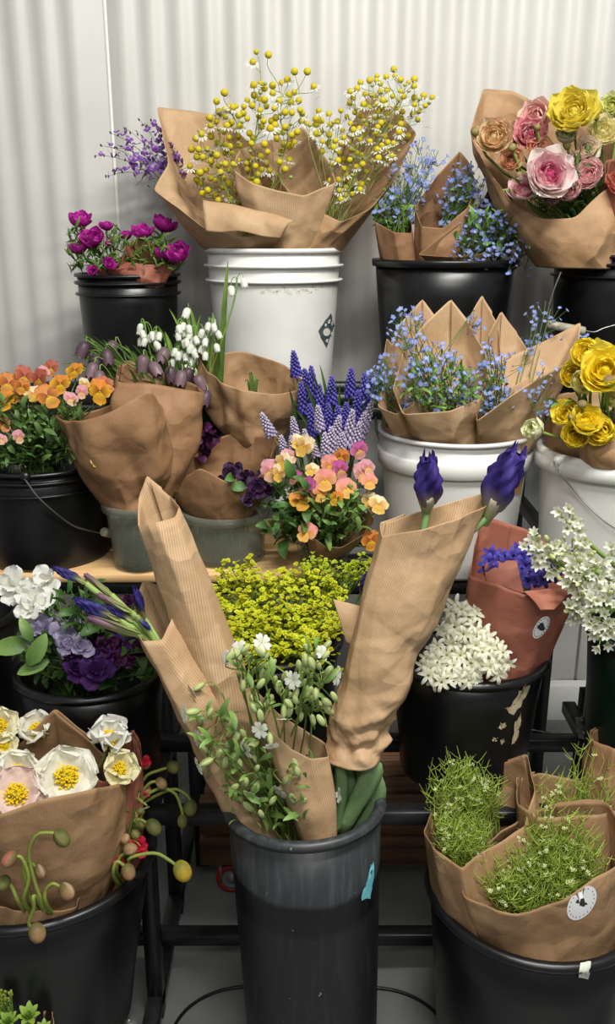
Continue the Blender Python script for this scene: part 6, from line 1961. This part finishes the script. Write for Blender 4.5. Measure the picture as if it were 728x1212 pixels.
# iris leaves under the wide wrap
for (lab, a, b_, c, w, Y) in [('broad folded iris leaf under the wide wrap', (428, 905), (440, 915), (405, 985), .012, 1.09), ('dark iris leaf sheath against the tall bucket rim', (440, 908), (444, 945), (412, 990), .011, 1.105), ('narrow iris leaf beside the campion paper', (402, 903), (404, 935), (398, 985), .007, 1.09), ('dark narrow iris leaf in the shade of the wrap', (412, 904), (414, 935), (404, 985), .008, 1.11)]:
    P = catmull([at(*a, Y), at(*b_, Y), at(*c, Y - .0)], 12)
    g = G()
    V, C = [], []
    for i, q in enumerate(P):
        f = i / 11
        t = np.array(P[min(11, i + 1)]) - np.array(P[max(0, i - 1)])
        side = Vector(t).cross(Vector((0, 1, 0))).normalized()
        ww = w * (.75 + .5 * math.sin(math.pi * f))
        for s_, z in ((-1, 0), (-.5, -.004), (0, -.0065), (.5, -.004), (1, 0)):
            x = Vector(q) + side * ww * s_ + Vector((0, z, 0))
            V.append(tuple(x)); C.append(np.array(lin(128, 160, 108)) * (.85 + .3 * abs(s_)))
    g.add(V, grid_quads(12, 5), None, np.array(C))
    o = top('iris_leaf', g, M['leaf'], lab, 'leaf')
    o.modifiers.new('thickness', 'SOLIDIFY').thickness = .002

# campion
rr = random.Random(74)
CAL = make_mesh('calyx', (lambda t: (t[0], t[1], t[2], np.where((np.abs(np.sin(5 * np.arctan2(t[0][:, 1], t[0][:, 0]))) > .8)[:, None], t[3] * .72, t[3])))(ellipsoid(.48, .48, 1.0, 14, 8, np.array([lin(140, 168, 84), lin(190, 206, 132), lin(200, 212, 146), lin(166, 184, 110)]))))
CAL.materials.append(M['leaf'])
CPT = make_mesh('petals', merge(*[rotz(petal(.9, .42, 30, -20, lin(220, 226, 200), lin(246, 246, 244), nu=3, nv=2, a=.7, b=.2, r0=.06), k * 1.2566 + s_) for k in range(5) for s_ in (-.22, .22)]))
CPT.materials.append(M['petal'])
base = foot('tall', -.25, -.1, -.08)
root = thing('campion_bunch', 'loose bunch of white campion with swollen striped calyxes in the tall bucket', 'flower bunch', base)
gs = G()
openf = [(229, 817, -1, -.5), (219, 844, -1, .1), (236, 906, -.9, -.2), (336, 850, 0, -1), (348, 829, -.2, -.6), (367, 909, .3, -.2), (401, 941, 1, .2), (350, 965, .2, -1), (331, 936, -.4, -.3), (269, 778, -.6, .2), (310, 761, .4, .5), (381, 773, .6, .6), (283, 768, -.4, .6), (398, 800, 1, .1), (298, 940, -.3, -.4), (321, 882, .1, -.4), (347, 805, -.3, .2), (292, 887, -.6, -.2), (254, 912, -.5, .1), (234, 873, -.9, .1), (308, 864, -.2, .1)]
poly1 = [(268, 775), (300, 765), (345, 800), (352, 768), (385, 758), (398, 790), (398, 830), (385, 855), (368, 860), (350, 845), (330, 840), (310, 860), (280, 800)]
poly2 = [(235, 835), (260, 840), (290, 870), (320, 880), (330, 900), (362, 900), (380, 940), (355, 960), (340, 950), (310, 965), (285, 950), (262, 925), (240, 920), (235, 890)]
YC = 1.06
items = [(u, v, Vector((dx, -.5, dz)), True) for (u, v, dx, dz) in openf]
for (u, v) in scatter(poly1, 52, 7.5, rr): items.append((u, v, None, False))
for (u, v) in scatter(poly2, 50, 8.5, rr): items.append((u, v, None, False))
ctg = []
for (u, v, d, op) in items:
    p = at(u, v, YC + rr.uniform(-.05, .05))
    if d is None: d = UP + Vector((rr.uniform(-.9, .9), rr.uniform(-.7, .3), rr.uniform(-.3, .3)))
    d = d.normalized()
    s = (rr.uniform(7.5, 10) if op else rr.uniform(6.5, 9.5)) * mpp(u, v, YC)
    cal = p - d * (s * 1.0 if op else 0)
    place('calyx', CAL, frame(cal, d, rr.random() * 6, s), root)
    if op: place('petals', CPT, frame(p, d, rr.random() * 6, s * 1.35), root)
    ctg.append((cal - d * s * .9, d))
branching(gs, base, ctg, rr, 15, .0018, .0008, lin(136, 162, 82), .035)
LT = [leaf_tpl(1, .28, 65, 5, lin(78, 112, 50), lin(136, 166, 84), seed=k) for k in range(3)]
for (u, v) in scatter(poly1, 55, 5, rr) + scatter(poly2 + [], 75, 5, rr) + scatter([(262, 930), (330, 940), (380, 950), (372, 985), (310, 990), (280, 970)], 46, 5, rr):
    p = at(u, v, YC + rr.uniform(-.04, .03))
    t = rr.uniform(.8, 1.2)
    gs.stamp(rr.choice(LT), frame(p, UP + Vector((rr.uniform(-1, 1), rr.uniform(-1, .6), 0)), rr.random() * 6, rr.uniform(.016, .034)), (t, t, t))
    if rr.random() < .12: gs.add(*tube(stem_pts(base + Vector((rr.uniform(-.035, .04), rr.uniform(-.03, .03), 0)), p, rr, n=7), .0013, 4, lin(112, 144, 66)))
obj('stems', gs, M['leaf'], root, kind='stuff')

g = G(); tubes(g, catmull([at(618, 862, 1.46), at(650, 868, 1.45), at(678, 878, 1.43), at(690, 892, 1.42), at(700, 930, 1.40)], 24), .0022, 6)
top('cable', g, M['wire_black'], 'thin black cable sagging under the rail beside the green bucket', 'cable')

# cress
rr = random.Random(75)
TF = merge(ring_petals(4, 2, L=.9, W=.7, th0=30, th1=10, c0=lin(206, 216, 130), c1=lin(232, 236, 196), nu=2, nv=1, r0=.05))


def cress(label, poly, n, Y0, Y1, base, rnd, tall=()):
    root = thing('cress_bunch', label, 'greens', base)
    gs, gf = G(), G()
    vs = [p[1] for p in poly]
    for (u, v) in scatter(poly, int(n * .72), 2.6, rnd) + list(tall):
        f = (v - min(vs)) / (max(vs) - min(vs))
        p = at(u, v, Y0 + (Y1 - Y0) * f + rnd.uniform(-.012, .012))
        p = p + Vector((rnd.gauss(0, .004), 0, rnd.uniform(-.006, .016)))
        lean = Vector((rnd.uniform(-.7, .7), rnd.uniform(-.6, .3), 1))
        b0 = base.lerp(p, .35) + Vector((rnd.uniform(-.02, .02), rnd.uniform(-.02, .02), -.01))
        t = rnd.uniform(.75, 1.2)
        c = np.array(lin(176, 198, 88)) * t
        pts = stem_pts(b0, p, rnd, n=6, d1=lean)
        gs.add(*tube(pts, [.0011, .0005], 3, np.clip(np.array([c * .75, c]), 0, 1)))
        for k in range(rnd.randint(4, 7)):      # thread pods up the stalk
            q = Vector(pts[rnd.randint(2, 5)])
            d = Vector((rnd.uniform(-1, 1), rnd.uniform(-1, .5), rnd.uniform(.2, 1.2))).normalized()
            L = rnd.uniform(.010, .026)
            gs.add(*tube([q, q + d * L * .5, q + d * L + Vector((0, 0, .003))], [.0008, .0004], 3, c * rnd.uniform(.85, 1.2)))
        if rnd.random() < .13:
            for k in range(3):
                q = p + Vector((rnd.gauss(0, .003), rnd.gauss(0, .003), rnd.gauss(0, .002)))
                gf.stamp(TF, frame(q, UP + to_cam(q) * .5, rnd.random() * 6, .0034))
    obj('stalks', gs, M['leaf'], root, kind='stuff')
    obj('florets', gf, M['petal'], root, kind='stuff')
    return root


cress('fullest clump of thread-leaved cress behind the white sticker', [(566, 1040), (590, 1020), (616, 1000), (630, 968), (650, 958), (690, 975), (706, 1000), (718, 1020), (690, 1050), (662, 1070), (615, 1080), (580, 1064)], 640, 1.12, 1.0, at(650, 1110, 1.06), rr)
cress('cress clump low in the paper with a folded inner peak', [(510, 975), (525, 958), (550, 970), (578, 985), (575, 1000), (560, 1018), (548, 1022), (520, 1005)], 230, 1.13, 1.04, at(560, 1070, 1.09), rr)
cress('taller cress clump behind, brushing the hyacinth bucket', [(500, 940), (520, 915), (546, 900), (566, 905), (592, 930), (594, 950), (560, 960), (530, 955), (505, 950)], 210, 1.20, 1.14, at(570, 1010, 1.16), rr, tall=[(548, 892), (540, 905), (510, 918), (560, 900)])
cress('sparse cress sprigs in the rear wrap', [(625, 930), (640, 925), (690, 915), (725, 925), (726, 965), (700, 960), (640, 945)], 60, 1.20, 1.16, at(680, 1000, 1.18), rr, tall=[(688, 890), (696, 885), (704, 890), (682, 900), (690, 898), (676, 908), (700, 900), (710, 910), (664, 912), (720, 902)])
